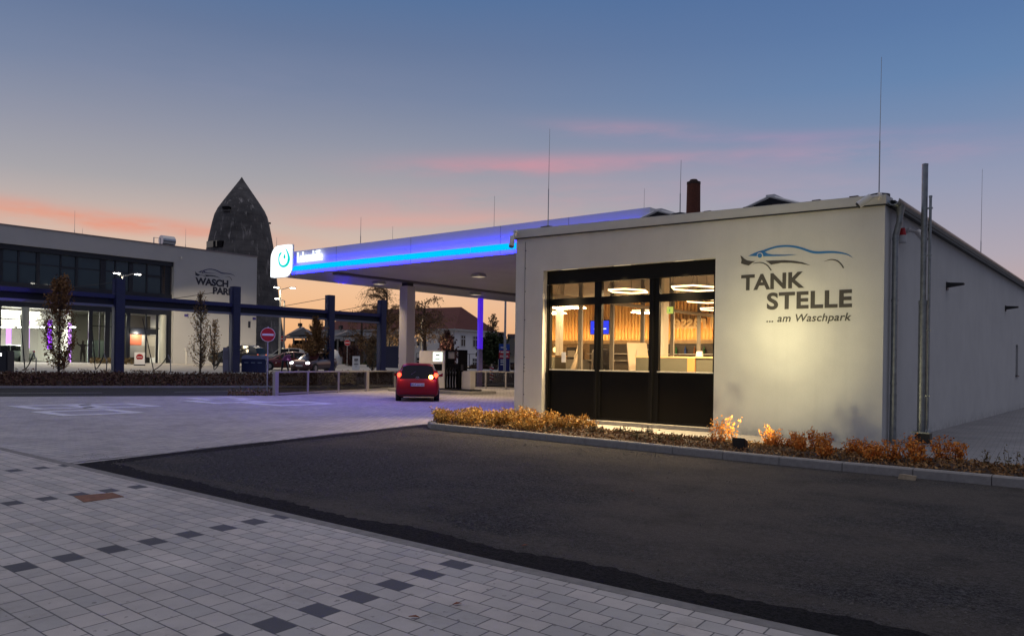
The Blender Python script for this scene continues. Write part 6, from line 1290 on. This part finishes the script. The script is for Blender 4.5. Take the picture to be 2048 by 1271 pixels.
# dark hoarding left of the column
p = at(727, 742, 80); q = at(797, 742, 80); d_ = Vector(q) - Vector(p); g = empty('hoarding', (p.x, p.y, 0), 'dark hoarding, green on its left half and navy blue on its right half', 'hoarding', rz=math.atan2(d_.y, d_.x)); zt2_ = at(760, 692, 80).z; L_ = d_.length
b = MB(); b.box((.3,0,-.3),(L_*.47,.12,zt2_)); b.build('left_panel', mat('hoard_green', (.02,.032,.03), .7, var=.3, vscale=1), g); b = MB(); b.box((L_*.47,-.3,-.3),(L_,-.18,zt2_)); b.build('right_panel', mat('hoard_blue', (.012,.014,.05), .6), g)
# brown hedge and wire fence before the house
hg = leafmat('hedge_brown', (.05,.028,.02), (.11,.06,.035), 1.2); 
def hedge(pxa, pxb, py_top, D, z0, label, m, seed, n=2600, thick=2.0, leaf=.22):
    a, c = at(pxa, 740, D), at(pxb, 740, D); A = Vector((a.x, a.y, 0)); B = Vector((c.x, c.y, 0)); rr_ = random.Random(seed); H = at((pxa+pxb)/2, py_top, D).z - z0; b = MB(); nn = Vector((-(B-A).y, (B-A).x, 0)).normalized()
    for i in range(n):
        t = rr_.random(); hh = H * (.75 + .25*math.sin(t*17 + seed) * math.sin(t*41)); p = (B-A)*t + nn*rr_.uniform(0, thick) ; leaf_quads(b, (p.x, p.y, rr_.random() ** .7 * hh), leaf, rr_)
    o = b.build('hedge', m); o.location = (A.x, A.y, z0); return tag(o, label, 'hedge')
hedge(835, 1040, 722, 88, 0, 'long low brown hedge beyond the fuel pump', hg, 41, 6000)
hedge(640, 735, 722, 96, .4, 'dark low hedge in front of the grey shed', green_d, 42, 2600)
hedge(565, 640, 720, 98, .6, 'dark undergrowth hedge under the two ochre trees', hg, 43, 2000)
a, c = at(832, 740, 84), at(1045, 740, 84); A = Vector((a.x, a.y, 0)); d_ = Vector((c.x, c.y, 0)) - A; g = empty('wire_fence', (A.x, A.y, 0), 'thin wire fence with posts in front of the brown hedge', 'fence', rz=math.atan2(d_.y, d_.x)); H = at(900, 707, 84).z
for k in range(9): b = MB(); b.cyl((d_.length*k/8,0,-.1),(d_.length*k/8,0,H),.035,6); b.build('post', dark_plastic, g)
b = MB(); b.cyl((0,0,H),(d_.length,0,H),.025,5); b.cyl((0,0,H*.5),(d_.length,0,H*.5),.012,4); b.build('wire', dark_plastic, g)
# weeds at the end of the glass fence
b = MB(); rr_ = random.Random(6)
for i in range(500):
    p = atz(rr_.uniform(455, 548), rr_.uniform(787, 791)); leaf_quads(b, (p.x, p.y, abs(rr_.gauss(.05,.1))), .06, rr_)
tag(b.build('weeds', brown_d), kind='stuff')
# grass tufts beside the hall gate
b = MB()
for i in range(900):
    p = at(rr_.uniform(180, 268), 724, rr_.uniform(63, 66)); leaf_quads(b, (p.x, p.y, .98 + rr_.random()*.5), .09, rr_)
tag(b.build('ornamental_grass', leafmat('dry_grass', (.07,.05,.02), (.15,.10,.04), 2)), kind='stuff')
# small weeds along the top kerb of the bank
for i, px in enumerate((52, 166, 210, 281, 305, 322)):
    p = at(px, 747, 46); b = MB(); [leaf_quads(b, (rr_.gauss(0,.15), rr_.gauss(0,.15), rr_.random()*.28), .06, rr_) for _ in range(60)]; o = b.build('tuft', brown_d); o.location = (p.x, p.y, .55); tag(o, 'small brown tuft on the upper edge of the planted bank', 'plant', 'tufts along the upper edge of the bank')
# far chimney
p = at(1386.5, 425, 140); g = empty('brick_chimney', (p.x, p.y, 0), 'tall round brick chimney rising behind the shop roof', 'chimney'); H = at(1386, 366, 140).z
b = MB(); b.tube([(0,0,-.5),(0,0,H*.8),(0,0,H)], [1.6,1.25,1.16], 20); b.build('shaft', mat('chimney_brick', (.13,.042,.025), .9, var=.4, vscale=5, bump=.5, bscale=9), g); b = MB(); b.cyl((0,0,H-.25),(0,0,H+.15),1.2,20); b.lathe([(.9,.0),(.6,.45),(.1,.5)], 12, (0,0,H+.15)); b.build('crown_ring', mat('chimney_dark', (.05,.03,.025), .9), g)
# wooded hills on the horizon
hm_ = mat('hill', (.035,.028,.022), .95, var=.5, vscale=.02)
b = MB(); rr_ = random.Random(3); n = 120
prev = None
for i in range(n + 1):
    px = -700 + 3600 * i / n; D = 620
    hgt = (712 - (11 + 8*math.sin(i*.21) + 4*math.sin(i*.57+1) + 3*math.sin(i*1.3)) + .015*(px-512))
    if 560 < px < 780: hgt = min(hgt, 668 + (px-560)*.02 + 22)
    p = at(px, hgt, D); q = (p.x, p.y, p.z); f_ = (p.x*.8, p.y*.8, -.5); k = (p.x*1.25, p.y*1.25, p.z*.6)
    cur = (f_, q, k)
    if prev: b.quad(prev[0], cur[0], cur[1], prev[1]); b.quad(prev[1], cur[1], cur[2], prev[2])
    prev = cur
b.build('hills', hm_, smooth=True)['kind'] = 'structure'
# houses on the slope behind the low building
for i, (px, py, D) in enumerate([(950, 684, 190), (1001, 668, 240), (1024, 672, 260)]):
    p = at(px, py, D); g = empty('distant_house', (p.x, p.y, 0), ['small distant roof left of the half bare tree','small distant blue roofed house on the slope','small distant house at the right end of the slope'][i], 'house', 'distant houses on the slope', rz=YAW); s = D/F*9
    b = MB(); b.box((-s,-s*.6,-1),(s,s*.6,p.z)); b.build('wall', mat('dist_wall', (.12,.11,.12), .9), g); b = MB(); b.add([(-s*1.1,-s*.7,p.z),(s*1.1,-s*.7,p.z),(s*1.1,s*.7,p.z),(-s*1.1,s*.7,p.z),(-s,0,p.z+s*.5),(s,0,p.z+s*.5)], [(0,1,5,4),(2,3,4,5),(1,2,5),(3,0,4),(3,2,1,0)]); b.build('roof', mat('dist_roof', (.07,.03,.03), .9), g)
